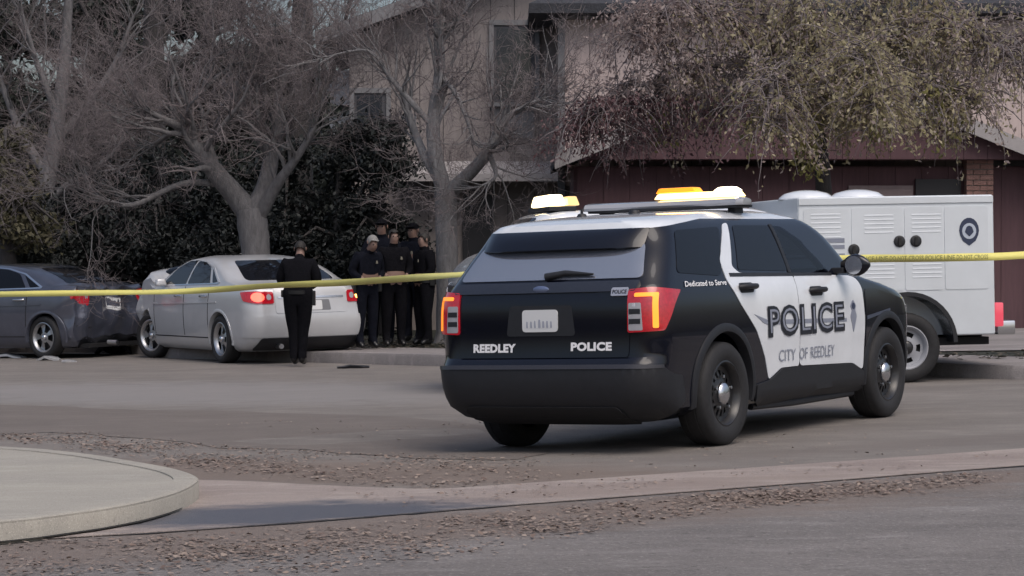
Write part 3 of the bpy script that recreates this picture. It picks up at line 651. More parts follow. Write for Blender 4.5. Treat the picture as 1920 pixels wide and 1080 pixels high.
def build_sedan(name,label,paint,deform,front_wreck,rear_lit):
    S=Shell(SEDAN_ROWS,bow=.07,taper=(1.5,.05,3.3,1.5,.06)); root=empty(name,label=label,cat='car')
    ax=(1.03,3.77); AR=.365; AZ=.33
    me=shell_mesh(S,zlevels(S)); me=boolean(me,[cyl_cut(x,sg*.55,sg*1.2,AZ,AR) for x in ax for sg in (1,-1)])
    if deform:
        for v in me.vertices: v.co=deform(*v.co)
    me.materials.clear(); smooth(me,32); link('body',me,paint,root)
    E=S.end(); FE=S.end(True); kw=dict(deform=deform)
    seam=mat('panel_gap',(.02,.02,.024),.8)
    for sg in (1,-1):
        SD=S.side(sg)
        panel('rear_door_window',roundpoly([(1.42,1.075),(1.60,1.29),(1.85,1.355),(2.16,1.38),(2.22,1.06)],.05),SD,M_glassd,root,off=.004,**kw)
        panel('front_door_window',roundpoly([(2.28,1.06),(2.22,1.385),(2.5,1.375),(2.80,1.27),(3.15,1.05)],.04),SD,M_glassd,root,off=.004,**kw)
        panel('quarter_glass',roundpoly([(1.18,1.10),(1.50,1.27),(1.34,1.08)],.02),SD,M_glassd,root,off=.004,**kw)
        tr=[(1.10,1.085),(1.14,1.065),(3.2,1.035),(3.2,1.05),(1.16,1.083)]
        panel('window_trim',tr,SD,M_chrome,root,off=.007,**kw)
        tr2=[(1.10,1.09),(1.48,1.295),(1.85,1.378),(2.2,1.402),(2.5,1.393),(2.82,1.288),(2.82,1.275),(2.5,1.378),(2.2,1.388),(1.86,1.362),(1.50,1.278),(1.15,1.085)]
        panel('window_arch_trim',tr2,SD,M_chrome if name.startswith('blue') else paint,root,off=.007,step=.08,**kw)
        for xs in ((2.245,2.25),(1.36,1.40),(3.36,3.34)):
            panel('door_gap',[(xs[0],1.03),(xs[0]+.014,1.03),(xs[1]+.014,.36),(xs[1],.36)],SD,seam,root,off=.0035,thick=0,step=.1,**kw)
        panel('sill_gap',[(1.42,.33),(1.42,.345),(3.38,.345),(3.38,.33)],SD,seam,root,off=.0035,thick=0,step=.1,**kw)
        panel('body_crease',[(1.1,.815),(1.1,.83),(3.4,.79),(3.4,.775)],SD,paint,root,off=.012,**kw)
        for x in (1.52,2.42):
            y=sg*S.W(x,.90); b=MB(); b.tube([(x-.10,y+sg*.01,.90),(x-.08,y+sg*.035,.90),(x+.08,y+sg*.035,.90),(x+.10,y+sg*.01,.90)],.016,8); b.build('door_handle',M_chrome,root,sm=50)
        b=MB(); my=S.W(3.0,1.06); b.box((3.02,sg*(my+.08),1.09),(.10,.17,.11),None,.75); b.build('wing_mirror',paint,root,bevel=.035,seg=3,sm=60)
        arch_flare(S,root,ax[0],AZ,sg,AR,AR+.035,paint,th=.01,name='arch_lip')
        if not front_wreck: arch_flare(S,root,ax[1],AZ,sg,AR,AR+.035,paint,th=.01,name='arch_lip')
        for i,x in enumerate(ax): 
            w=wheel(root,(x,sg*.80,.325),sg,r=.325,wid=.215,kind='alloy',rimr=.22)
            if i==1 and front_wreck and sg>0: w.location=(3.62,sg*.80,.325); w.rotation_euler=(0,0,R(18))
            if i==0 and not front_wreck and sg>0: w.rotation_euler=(0,0,R(-8)); w.location=(1.08,sg*.79,.325)
        # tail lights wrap the rear corners
        tl=panel('tail_light',roundpoly([(sg*.56,.80),(sg*.56,.955),(sg*.80,.965),(sg*1.06,.955),(sg*1.0,.84),(sg*.80,.80)],.03),E,M_redl,root,off=.012,step=.05,**kw)
        panel('lamp_glow',[(sg*(.78+.09*math.cos(t*.52)),.885+.062*math.sin(t*.52)) for t in range(12)],E,rear_lit if sg>0 else (M_ambr if rear_lit is M_redlit else M_redl),tl,off=.017,step=.05,**kw)
        panel('reversing_lens',[(sg*(.63+.035*math.cos(t*.52)),.885+.04*math.sin(t*.52)) for t in range(12)],E,M_lens,tl,off=.017,step=.05,**kw)
        panel('bumper_slot',roundpoly([(sg*.50,.50),(sg*.50,.525),(sg*.92,.55),(sg*.92,.52)],.008),E,seam,root,off=.006,**kw)
        panel('headlight',roundpoly([(sg*.52,.70),(sg*.55,.80),(sg*.95,.86),(sg*1.02,.76)],.02),FE,M_lens,root,off=.01,**kw)
    panel('rear_window',roundpoly([(-.66,1.105),(.66,1.105),(.60,1.25),(.52,1.375),(-.52,1.375),(-.60,1.25)],.06),E,M_glassd,root,off=.004,**kw)
    panel('windscreen',roundpoly([(-.70,1.06),(.70,1.06),(.56,1.37),(-.56,1.37)],.06),FE,M_glassd,root,off=.004,**kw)
    tg=panel('boot_lid',roundpoly([(-.54,.67),(.54,.67),(.55,1.0),(-.55,1.0)],.03),E,paint,root,off=.007,**kw)
    panel('plate_recess',roundpoly([(-.29,.70),(.29,.70),(.27,.84),(-.27,.84)],.02),E,mat('recess_grey',(.16,.165,.18),.5),tg,off=.010,**kw)
    panel('licence_plate',roundpoly([(-.155,.705),(.155,.705),(.155,.83),(-.155,.83)],.02),E,M_plate,tg,off=.013,**kw)
    panel('boot_trim',roundpoly([(-.50,.865),(.50,.865),(.50,.89),(-.50,.89)],.01),E,M_chrome,tg,off=.013,**kw)
    panel('rear_bumper',roundpoly([(-1.12,.36),(1.12,.36),(1.12,.60),(.56,.655),(-.56,.655),(-1.12,.60)],.03),E,paint,root,off=.012,**kw)
    panel('bumper_valance',roundpoly([(-.80,.19),(.80,.19),(.74,.345),(-.74,.345)],.04),E,M_plast,root,off=.012,**kw)
    b=MB(); b.box((2.4,0,.19),(4.0,1.3,.06)); b.build('underbody',M_dark,root)
    b=MB(); b.tube([(.2,.45,.24),(.03,.45,.235)],.035,10); b.build('exhaust_pipe',M_alum,root)
    return root,S
M_ambr=mat('indicator_lit',(.9,.4,.1),.2,emit=(1,.5,.10),estr=6)
def hn(x,y,z,s=1.0):
    return (math.sin(x*7.1*s+y*3.3)+math.sin(y*9.7*s+z*5.1+1.3)+math.sin(z*11.3*s+x*4.9+2.1)+math.sin((x+y)*13.1*s))/4
def wreck_front(x,y,z):
    t=max(0,(x-3.25)/1.6); 
    if t<=0: return (x,y,z)
    nx=x-.62*t**1.4+.10*t*hn(x,y,z); dz=.30*math.sin(min(1,t*1.3)*math.pi)*max(0,(z-.75)/.25) if z>.75 else 0
    return (nx,y*(1+.03*t)+.06*t*hn(y,z,x,1.3),z+dz+.06*t*hn(z,x,y,1.6)*(1 if z>.3 else 0))
def wreck_rear(x,y,z):
    t=max(0,(.95-x)/.95)
    if t<=0: return (x,y,z)
    side=.6+.4*min(1,max(-1,-y))
    return (x+.42*t**1.3*(1.25-side*.4)+.07*t*hn(x,y,z,1.2),y*(1-.05*t)+.05*t*hn(y,z,x,1.2),z+.06*t*hn(z,x,y,1.5)+(.07*t if z>.8 else -.03*t if z>.3 else 0))
sil,SS=build_sedan('silver_sedan','silver saloon with crumpled front and lit rear lamps behind the yellow tape',M_silver,wreck_front,True,M_redlit)
a=R(30); f=Vector((-math.sin(a),math.cos(a))); l=Vector((-f.y,f.x)); w=Vector((-4.08,33.2)); o_=w-(f*1.03+l*.90)*1.04; pose(sil,f,(o_.x,o_.y,gz(o_.x))); sil.scale=(1.04,)*3
blu,BS=build_sedan('blue_sedan','dark blue saloon with crushed rear end at the left edge',M_blue,wreck_rear,False,M_redl)
a=R(62); f=Vector((-math.sin(a),math.cos(a))); l=Vector((-f.y,f.x)); w=Vector((-7.05,35.9)); o_=w-f*1.03-l*.90; pose(blu,f,(o_.x,o_.y,gz(o_.x)))
# loose wreckage on the road between and below the two cars
def shard(name,px,py,size,m,label,seed,curl=.3):
    rr=random.Random(seed); p=onground(px,py); b=MB(); n=5; V=[]
    for i in range(n+1):
        t=i/n; wv=size[1]*(.35+.65*math.sin(math.pi*(.15+.7*t)))*rr.uniform(.8,1.2)
        for j in (-1,0,1): V.append((size[0]*(t-.5),wv*j*.5,.015+size[2]*math.sin(t*3.1)*rr.uniform(.7,1.2)+abs(j)*-.01+curl*.05*rr.random()))
    Fc=[(i*3+j,i*3+j+1,(i+1)*3+j+1,(i+1)*3+j) for i in range(n) for j in range(2)]
    bb=len(V); V2=[(x*.97,y*.9,max(.0,z-.035)) for x,y,z in V]; b.add(V+V2,Fc+[tuple(k+bb for k in f[::-1]) for f in Fc]+[(i*3,i*3+bb,(i+1)*3+bb,(i+1)*3) for i in range(n)]+[(i*3+2,(i+1)*3+2,(i+1)*3+2+bb,i*3+2+bb) for i in range(n)]+[(0,1,1+bb,bb),(1,2,2+bb,1+bb),(n*3,n*3+bb,n*3+1+bb,n*3+1),(n*3+1,n*3+1+bb,n*3+2+bb,n*3+2)])
    o=b.build(name,m,sm=30); o.location=p; o.rotation_euler=(0,0,rr.uniform(-.6,.6)); return tag(o,label,'car debris','wreckage on the road')
shard('bumper_fragment',18,671,(.55,.30,.05),M_white,'white torn plastic piece on the road at the left picture edge',1)
shard('bumper_fragment',92,676,(.35,.22,.05),M_silver,'pale plastic shard by the dark blue car rear wheel',2)
shard('bumper_fragment',130,679,(.22,.14,.02),M_silver,'small pale shard right of the blue car rear wheel',3)
shard('bumper_fragment',662,690,(.42,.30,.02),M_plast,'flat black plastic piece on the road right of the silver car',4)
shard('bumper_fragment',215,664,(.6,.3,.22),M_blue,'dark blue torn bumper skin between the two crashed cars',5)
shard('bumper_fragment',255,648,(.5,.2,.30),M_silver,'bent silver wing piece standing between the crashed cars',6)

# ---------------------------------------------------------------- white service truck with ventilated box
def build_truck():
    root=empty('service_truck',label='white pickup with louvred animal box parked beyond the police car',cat='truck')
    rows=[(.42,2.45,5.62,.90,.1,.1,.25,.25),(.50,2.42,5.72,.95,.1,.1,.25,.25),(.75,2.42,5.79,.985,.1,.1,.22,.25),(1.0,2.42,5.81,.99,.1,.1,.22,.25),(1.16,2.42,5.80,.985,.1,.1,.22,.28),(1.26,2.42,5.76,.975,.1,.1,.3,.35),(1.34,2.42,5.70,.965,.1,.1,.3,.4),(1.42,2.42,5.60,.955,.1,.1,.3,.5),
      (1.48,2.42,5.44,.935,.1,.1,.25,.4),(1.52,2.43,5.36,.91,.1,.1,.25,.4),(1.60,2.44,5.28,.88,.12,.12,.22,.3),(1.75,2.47,5.13,.83,.14,.14,.22,.3),(1.84,2.52,5.02,.78,.16,.16,.24,.3),(1.88,2.62,4.9,.70,.2,.2,.25,.3),(1.90,2.85,4.6,.5,.2,.2,.2,.3)]
    S=Shell(rows,bow=.02,taper=(.1,0,4.6,1.6,.03)); RA,FA=1.12,4.85; AR=.46
    me=shell_mesh(S,zlevels(S)); me=boolean(me,[cyl_cut(FA,sg*.6,sg*1.3,.40,AR) for sg in (1,-1)]); me.materials.clear(); smooth(me,32); link('cab',me,M_white,root)
    box=MB(); box.box((1.225,0,1.235),(2.15,2.02,1.49)); bme=box.mesh('b',bevel=.03,seg=3)
    bme=boolean(bme,[cyl_cut(RA,sg*.65,sg*1.3,.42,.50) for sg in (1,-1)]+[prism_cut([(RA-.50,.2),(RA+.50,.2),(RA+.50,.44),(RA-.50,.44)],'y',sg*.65,sg*1.3) for sg in (1,-1)]); bme.materials.clear(); smooth(bme,30)
    M_box=mat('box_white',(.60,.64,.68),.35,coat=.4,var=.05,vscale=2)
    bx=link('animal_box',bme,M_box,root)
    for sg in (1,-1):
        def SD(x,z,sg=sg): return (x,sg*1.01,z)
        OW=(1.2,0,1.2)
        # door leaves with gaps, louvres, round latches
        for (x0,x1,z0,z1) in ((.22,.70,.98,1.86),(.72,1.14,.98,1.86),(1.16,1.72,.98,1.86),(1.74,2.24,.60,1.86),(.22,1.36,.985,.99)):
            if z1-z0<.1: continue
            d=panel('compartment_door',roundpoly([(x0,z0),(x1,z0),(x1,z1),(x0,z1)],.03),SD,M_box,bx,off=.006,outward=OW,step=.2)
        for xc in (.90,1.42,2.0):
            for k,z in enumerate((1.60,1.645,1.69,1.735,1.78) if xc<1.9 else (1.56,1.61,1.66,1.71,1.76,1.80)):
                b=MB(); b.prism([(-.004,-.008),(.004,-.006),(.001,.007),(-.004,.008)],lambda p:(xc-.16,sg*(1.016+p[0]),z+p[1]),lambda p:(xc+.16,sg*(1.016+p[0]),z+p[1])); b.build('louvre',M_box,bx)
        for xc in (.90,1.42):
            for z in (1.12,1.165,1.21,1.255):
                b=MB(); b.prism([(-.004,-.008),(.004,-.006),(.001,.007),(-.004,.008)],lambda p:(xc-.16,sg*(1.016+p[0]),z+p[1]),lambda p:(xc+.16,sg*(1.016+p[0]),z+p[1])); b.build('louvre',M_box,bx)
        for x,z in ((1.20,1.50),(1.02,1.50),(1.70,1.42)):
            b=MB(); b.lathe([(0.001,1.012*sg),(.062,1.012*sg),(.062,1.026*sg),(.05,1.032*sg),(0.001,1.032*sg)],n=20,c=(x,0,z)); lt=b.build('door_latch',M_plast,bx,sm=40)
            b=MB(); b.box((x,sg*1.037,z),(.03,.012,.085)); b.build('latch_paddle',M_steel,lt)
        panel('box_top_rail',[(.16,1.90),(2.29,1.90),(2.29,1.965),(.16,1.965)],SD,M_box,bx,off=.014,outward=OW,step=.3)
        # shield emblem and lettering near the cab
        sh=panel('shield_emblem',[(.43+.11*math.cos(R(t)),1.60+.11*math.sin(R(t))*1.25) for t in range(0,181,20)]+[(.33,1.55),(.36,1.49),(.43,1.44),(.50,1.49),(.53,1.55)],SD,M_badge,bx,off=.010,outward=OW)
        r2=panel('shield_ring',[(.43+.078*math.cos(R(t)),1.595+.085*math.sin(R(t))) for t in range(0,360,24)],SD,mat('shield_pale',(.45,.5,.58),.4),sh,off=.013,outward=OW)
        panel('shield_device',roundpoly([(.43,1.535),(.38,1.585),(.40,1.64),(.43,1.655),(.46,1.64),(.48,1.585)],.012),SD,M_badge,r2,off=.016,outward=OW)
        for (z0,z1) in ((1.50,1.545),(1.435,1.475),(1.36,1.385)): panel('box_stripe',[(1.80,z0),(2.16,z0),(2.16,z1),(1.80,z1)],SD,M_letg,bx,off=.010,outward=OW)
        w=wheel(root,(RA,sg*.86,.372),sg,r=.372,wid=.24,kind='white',rimr=.225); wheel(root,(FA,sg*.86,.372),sg,r=.372,wid=.24,kind='white',rimr=.225)
        b=MB(); V=[]; n=20
        for i in range(n+1):
            an=R(180*i/n)
            for rr,yy in ((.50,.70),(.50,1.022),(.545,1.022),(.545,1.0)): V.append((RA+rr*math.cos(an),sg*yy,.42+rr*math.sin(an)))
        b.add(V,[(i*4+j,i*4+j+1,(i+1)*4+j+1,(i+1)*4+j) for i in range(n) for j in range(3)]); b.build('wheel_arch_trim',M_plast,bx,sm=40)
        panel('side_window',roundpoly([(2.72,1.40),(2.72,1.78),(4.5,1.78),(5.0,1.48),(5.0,1.40)],.05),S.side(sg),M_glassd,root,off=.004,outward=(3.5,0,1.2))
        panel('cab_door_gap',[(2.62,.55),(2.62,1.8),(2.635,1.8),(2.635,.55)],S.side(sg),M_dark,root,off=.003,thick=0,outward=(3.5,0,1.2))
        b=MB(); b.box((4.95,sg*1.12,1.50),(.10,.2,.28),None,.85); b.build('wing_mirror',M_plast,root,bevel=.03,sm=40)
        # rear lamps stand on the bumper ends
        b=MB(); b.box((.10,sg*.93,.70),(.10,.13,.26)); b.build('tail_light',mat('truck_tail',(.55,.05,.08),.2,coat=1,emit=(1,.12,.18),estr=.35),root,bevel=.02,sm=40)
        panel('headlight',roundpoly([(sg*.62,.85),(sg*.93,.85),(sg*.93,1.10),(sg*.62,1.10)],.03),S.end(True),M_lens,root,off=.012,outward=(3.5,0,1.2))
    b=MB(); b.box((.02,0,.56),(.20,1.98,.15)); b.build('rear_bumper',M_chrome,root,bevel=.02,sm=40)
    b=MB(); b.box((5.74,0,.58),(.18,1.90,.22)); b.build('front_bumper',M_chrome,root,bevel=.04,sm=40)
    panel('grille',roundpoly([(-.60,.75),(.60,.75),(.60,1.12),(-.60,1.12)],.05),S.end(True),M_plast,root,off=.01,outward=(3.5,0,1.2))
    panel('windscreen',roundpoly([(-.78,1.53),(.78,1.53),(.66,1.82),(-.66,1.82)],.06),S.end(True),M_glassd,root,off=.004,outward=(3.5,0,1.2))
    b=MB(); b.box((2.3,0,.45),(4.4,.9,.14)); b.box((1.12,0,.40),(.14,1.7,.14)); b.build('chassis',M_dark,root)
    b=MB(); b.box((.45,.55,.42),(.6,.5,.08)); b.build('spare_tray',M_dark,root)
    for x in (2.02,1.45):
        b=MB(); b.lathe([(.30,1.975),(.29,1.995),(.24,2.035),(.13,2.065),(0,2.075)],n=28,axis='z',c=(x,.35,0)); b.build('roof_vent',M_white,root,sm=40)
    # lit light bar across the cab roof, seen from its end
    lb=MB(); lb.box((4.74,0,1.915),(.30,1.30,.05)); bar=lb.build('light_bar',M_plast,root,bevel=.01)
    b=MB(); b.box((4.80,.10,2.005),(.20,1.14,.12),None,.8); b.build('lit_lamp',mat('warm_lamp_lit',(1,.9,.7),.2,emit=(1,.80,.45),estr=3.2),bar,bevel=.03,sm=40)
    b=MB(); b.box((4.615,0,1.995),(.13,1.30,.10),None,.8); b.build('lamp_lens',mat('amber_dim',(.5,.36,.14),.3,emit=(1,.7,.3),estr=.7),bar,bevel=.02,sm=40)
    return root,S
tr,TS=build_truck()
a=R(9); f=Vector((-math.cos(a),-math.sin(a))); l=Vector((-f.y,f.x)); w=Vector((4.19,25.15)); o_=w-f*1.12-l*.95; pose(tr,f,(o_.x,o_.y,gz(o_.x)))

# ---------------------------------------------------------------- people
M_uni=mat('navy_uniform',(.006,.007,.012),.95,var=.3,vscale=18,bump=.4,bscale=40,spec=.1)
M_uni2=mat('black_uniform',(.005,.005,.007),.95,var=.3,vscale=18,bump=.4,bscale=40,spec=.1)
M_skin=mat('skin',(.20,.125,.10),.6,var=.06,vscale=20)
M_hair=mat('dark_hair',(.012,.010,.009),.7)
M_hairg=mat('grey_hair',(.20,.195,.19),.7)
M_belt=mat('belt_leather',(.006,.006,.007),.35)
def person(label,loc,h,yaw,uni,joints,hair=None,cap=False,seed=0,group=None,bulk=1.14):
    # joints: pose overrides in a body of unit height 1.75, facing -Y before the yaw turn
    J=dict(pelvis=(0,0,.95,.155,.12),belly=(0,0,1.08,.155,.125),chest=(0,0,1.28,.185,.14),neckb=(0,.01,1.455,.09,.085),neck=(0,0,1.505,.066,.066),
      jaw=(0,-.025,1.555,.066,.08),head=(0,-.01,1.635,.080,.100),crown=(0,0,1.705,.060,.075),
      nose=(0,-.10,1.615,.013,.016),
      shL=(.185,0,1.42,.085,.085),elL=(.26,.03,1.13,.060,.06),wrL=(.25,-.05,.89,.033,.033),haL=(.25,-.07,.83,.022,.038),
      shR=(-.185,0,1.42,.085,.085),elR=(-.26,.03,1.13,.060,.06),wrR=(-.25,-.05,.89,.033,.033),haR=(-.25,-.07,.83,.022,.038),
      hiL=(.095,0,.88,.115,.12),knL=(.11,-.02,.49,.078,.085),anL=(.115,.02,.10,.056,.062),toL=(.125,-.14,.045,.042,.036),heL=(.115,.06,.045,.04,.04),
      hiR=(-.095,0,.88,.115,.12),knR=(-.11,-.02,.49,.078,.085),anR=(-.115,.02,.10,.056,.062),toR=(-.125,-.14,.045,.042,.036),heR=(-.115,.06,.045,.04,.04))
    for k,v in joints.items(): J[k]=tuple(v)+J[k][3:]
    if bulk!=1:
        for k in ('pelvis','belly','chest','shL','shR','elL','elR','hiL','hiR'): J[k]=J[k][:3]+(J[k][3]*bulk,J[k][4]*bulk)
    Ed=[('pelvis','belly'),('belly','chest'),('chest','neckb'),('neckb','neck'),('neck','jaw'),('jaw','head'),('head','crown'),('head','nose'),
        ('chest','shL'),('shL','elL'),('elL','wrL'),('wrL','haL'),('chest','shR'),('shR','elR'),('elR','wrR'),('wrR','haR'),
        ('pelvis','hiL'),('hiL','knL'),('knL','anL'),('anL','toL'),('anL','heL'),('pelvis','hiR'),('hiR','knR'),('knR','anR'),('anR','toR'),('anR','heR')]
    # five fingers on each hand, rooted in the palm
    for s in 'LR':
        hx=Vector(J['ha'+s][:3]); wr=Vector(J['wr'+s][:3]); d=(hx-wr).normalized(); sx=Vector((0,1,0)); inn=Vector((-.35 if s=='L' else .35,0,0))
        for i,(o_,ln) in enumerate(((-.032,.055),(-.011,.075),(.010,.07),(.030,.055))):
            J[f'f{s}{i}a']=tuple(hx+d*.035+sx*o_)+(.011,.011); J[f'f{s}{i}b']=tuple(hx+d*(.035+ln*.55)+sx*o_+inn*.02)+(.0095,.0095); J[f'f{s}{i}c']=tuple(hx+d*(.03+ln)+sx*o_+inn*.06)+(.008,.008)
            Ed+=[('ha'+s,f'f{s}{i}a'),(f'f{s}{i}a',f'f{s}{i}b'),(f'f{s}{i}b',f'f{s}{i}c')]
        J[f't{s}a']=tuple(hx-sx*.045+d*.005)+(.012,.012); J[f't{s}b']=tuple(hx-sx*.06+d*.045)+(.009,.009); Ed+=[('ha'+s,f't{s}a'),(f't{s}a',f't{s}b')]
    names=list(J); idx={n:i for i,n in enumerate(names)}; k=h/1.75
    me=bpy.data.meshes.new('p'); me.from_pydata([Vector(J[n][:3])*k for n in names],[(idx[a],idx[b]) for a,b in Ed],[])
    o=bpy.data.objects.new('p',me); COL.objects.link(o); sk=o.modifiers.new('s','SKIN'); sk.branch_smoothing=.3
    for n,i in idx.items():
        sv=me.skin_vertices[0].data[i]; sv.radius=(J[n][3]*k,J[n][4]*k); sv.use_root=(n=='pelvis')
    ss=o.modifiers.new('u','SUBSURF'); ss.levels=2; ss.render_levels=2
    bm_=evaluated(o); bpy.data.objects.remove(o)
    root=empty('person',loc,(0,0,yaw),label,'person',group)
    # material by region: skin on head and hands, boots at the feet
    for m in (uni,M_skin,M_belt): bm_.materials.append(m)
    hz=J['neck'][2]*k; hy=Vector(J['neck'][:3])*k; hands=[Vector(J['ha'+s][:3])*k for s in 'LR']
    up=(Vector(J['head'][:3])-Vector(J['neckb'][:3])).normalized()
    for p in bm_.polygons:
        c=p.center
        if (c-hy).dot(up)>.022*k and (c-hy).length<.33*k: p.material_index=1
        elif min((c-q).length for q in hands)<.115*k and min((c-Vector(J['wr'+s][:3])*k).length for s in 'LR')>.03*k: p.material_index=1
        elif c.z<.11*k: p.material_index=2
    smooth(bm_,80); body=link('body',bm_,None,root)
    hd=Vector(J['head'][:3])*k; fw=Vector((Vector(J['nose'][:3])-Vector(J['head'][:3]))*k); fw=(fw-up*fw.dot(up)).normalized(); rt=fw.cross(up)
    def local(a,b,c): return hd+rt*a*k+fw*b*k+up*c*k
    # hair or cap: a shell over the back and top of the skull
    b=MB(); V=[];Fc=[]; nu,nv=18,9
    for j in range(nv+1):
        th=R(8+ (108 if not cap else 72)*j/nv)
        for i in range(nu):
            ph=2*math.pi*i/nu; r=Vector((.080*math.sin(th)*math.cos(ph),.099*math.sin(th)*math.sin(ph)-.008,.098*math.cos(th)+.006))
            if r.y>.045 and not cap: r.z=max(r.z,.055+.02*random.Random(i+seed).random())
            V.append(local(*r))
    b.add(V,[(j*nu+i,j*nu+(i+1)%nu,(j+1)*nu+(i+1)%nu,(j+1)*nu+i) for j in range(nv) for i in range(nu)]+[tuple(range(nu))]); b.build('cap' if cap else 'hair',hair or M_hair,root,sm=60)
    if cap:
        b=MB(); b.prism([(-.075,.06),(.075,.06),(.06,.15),(0,.175),(-.06,.15)],lambda q:local(q[0],q[1],.052),lambda q:local(q[0],q[1],.062)); b.build('cap_peak',hair or M_hair,root)
    for s in (-1,1):
        b=MB(); b.lathe([(.0001,-.011),(.008,-.007),(.011,0),(.008,.007),(.0001,.011)],n=8,axis='z'); e=b.build('eye',M_hair,root,sm=60); e.location=local(s*.032,.086,.005); e.scale=(k,k,k)
        b=MB(); b.lathe([(.0001,-.03),(.010,-.02),(.014,0),(.010,.02),(.0001,.03)],n=8,axis='z'); e=b.build('ear',M_skin,root,sm=60); e.location=local(s*.080,-.005,-.01); e.scale=(k*.6,k*1.2,k)
    b=MB(); b.box((0,0,0),(.045*k,.012*k,.010*k)); e=b.build('mouth',mat('lips',(.28,.12,.10),.5),root); e.location=local(0,.083,-.062)
    # duty belt with pouches and holster
    pv=Vector(J['pelvis'][:3])*k; b=MB(); V=[];n=24
    for zz,rr in ((.02,.98),(.025,1.06),(.075,1.06),(.08,.98)):
        for i in range(n): a_=2*math.pi*i/n; V.append(pv+Vector((.195*rr*math.cos(a_)*k,.155*rr*math.sin(a_)*k,zz*k)))
    b.add(V,[(j*n+i,j*n+(i+1)%n,(j+1)*n+(i+1)%n,(j+1)*n+i) for j in range(3) for i in range(n)]); bl=b.build('duty_belt',M_belt,root,sm=50)
    b=MB(); b.box(pv+Vector((-.21*k,0,-.03*k)),(.05*k,.09*k,.20*k),None,.9); b.build('holster',M_belt,bl,bevel=.01*k)
    b=MB(); b.box(pv+Vector((.20*k,.02*k,.03*k)),(.05*k,.08*k,.10*k)); b.build('pouch',M_belt,bl,bevel=.008*k)
    ch=Vector(J['chest'][:3])*k; b=MB(); b.box(ch+Vector((.075*k,-.15*k,.03*k)),(.035*k,.012*k,.045*k),None,.7); b.build('chest_badge',mat('badge_dull',(.16,.15,.12),.5),root,bevel=.004)
    return root
def gp(px,d,z=0): p=at(px,500,d); return (p.x,p.y,gz(p.x)+z)
arms_front=dict(elL=(.25,.0,1.14),wrL=(.14,-.17,1.03),haL=(.08,-.20,1.03),elR=(-.25,.0,1.14),wrR=(-.14,-.17,1.03),haR=(-.08,-.20,1.03))
arms_crossed=dict(elL=(.26,-.05,1.16),wrL=(.05,-.20,1.20),haL=(-.02,-.21,1.21),elR=(-.26,-.05,1.16),wrR=(-.05,-.22,1.16),haR=(.02,-.24,1.15))
bow=dict(chest=(0,-.04,1.26),neckb=(0,-.09,1.42),neck=(0,-.12,1.47),jaw=(0,-.18,1.50),head=(0,-.19,1.59),crown=(0,-.19,1.665),nose=(0,-.27,1.53),shL=(.18,-.06,1.39),shR=(-.18,-.06,1.39))
person('officer in black seen from behind, standing at the silver car boot',gp(559,31.75),1.74,R(176),M_uni2,{**bow,**{'elL':(.25,-.06,1.15),'wrL':(.13,-.22,1.05),'haL':(.08,-.25,1.05),'elR':(-.25,-.06,1.15),'wrR':(-.13,-.22,1.05),'haR':(-.08,-.25,1.05),'knL':(.06,-.02,.49),'anL':(.055,.02,.10),'toL':(.06,-.14,.045),'heL':(.055,.06,.045),'knR':(-.06,-.02,.49),'anR':(-.055,.02,.10),'toR':(-.06,-.14,.045),'heR':(-.055,.06,.045)}},seed=1,bulk=1.3)
person('officer with pale grey hair leaning forward at the left of the officer group',gp(686,33.3,.15),1.66,R(35),M_uni,{**bow,**arms_front},hair=M_hairg,seed=2)
person('tallest officer in a dark cap at the middle of the officer group',gp(716,34.3,.15),1.86,R(-10),M_uni,arms_crossed,cap=True,hair=M_uni2,seed=3)
person('officer with hands held in front, right of the tallest officer',gp(738,33.8,.15),1.70,R(20),M_uni2,arms_front,seed=4)
person('officer in a dark cap at the back right, near the grey tree trunk',gp(776,35.0,.15),1.80,R(-35),M_uni,arms_crossed,cap=True,hair=M_uni2,seed=5)
person('shorter officer closest to the grey tree trunk, facing left',gp(796,33.9,.15),1.64,R(-60),M_uni2,arms_front,seed=6)

# ---------------------------------------------------------------- police tape
def tapemat():
    m=mat('tape_yellow',(.72,.66,.20),.45,spec=.4,var=.08,vscale=3); return m
M_tape=tapemat()
def tape(pts,width,label,twists,text=None):
    P=bez(pts,14); b=MB(); V=[]; n=len(P)
    for i,p in enumerate(P):
        a_=twists(i/(n-1)); d=(P[min(i+1,n-1)]-P[max(i-1,0)]).normalized(); up=Vector((0,0,1)); sd_=d.cross(up).normalized(); up=sd_.cross(d)
        w=(up*math.cos(a_)+sd_*math.sin(a_))*width/2; V+=[p+w,p-w]
    for i in range(n-1): pass
    b.add(V,[(2*i,2*i+1,2*i+3,2*i+2) for i in range(n-1)])
    o=b.build('police_tape',M_tape,sm=60); md=o.modifiers.new('t','SOLIDIFY'); md.thickness=.0008
    tag(o,label,'tape'); return o,P
t1,_=tape([(-9.5,27.5,.97),(-6.2,26.0,1.00),at(40,551,25.2),at(180,549,24.8),at(350,546,24.0),at(520,535,22.8),at(640,530,22.0),at(760,522,20.9),at(860,515,19.6),at(905,511,19.2)],.062,'yellow tape strung across the left street in front of the crashed cars',lambda t:.5*math.sin(11*t+1)+.3*math.sin(27*t))
t2,P2=tape([at(1560,487,21.6),at(1640,484.5,22.2),at(1720,484,22.9),at(1800,482.5,23.5),at(1868,481,23.7),at(1940,477,23.9),at(2060,470,24.2)],.078,'yellow tape stretched across the white truck side',lambda t:.35*math.sin(6*t))
a_,b_=P2[6],P2[56]
fnT=lambda u,v:tuple(a_.lerp(b_,u)+Vector((0,0,v)))
ti=mat('tape_ink',(.22,.22,.07),.6); u_=.05
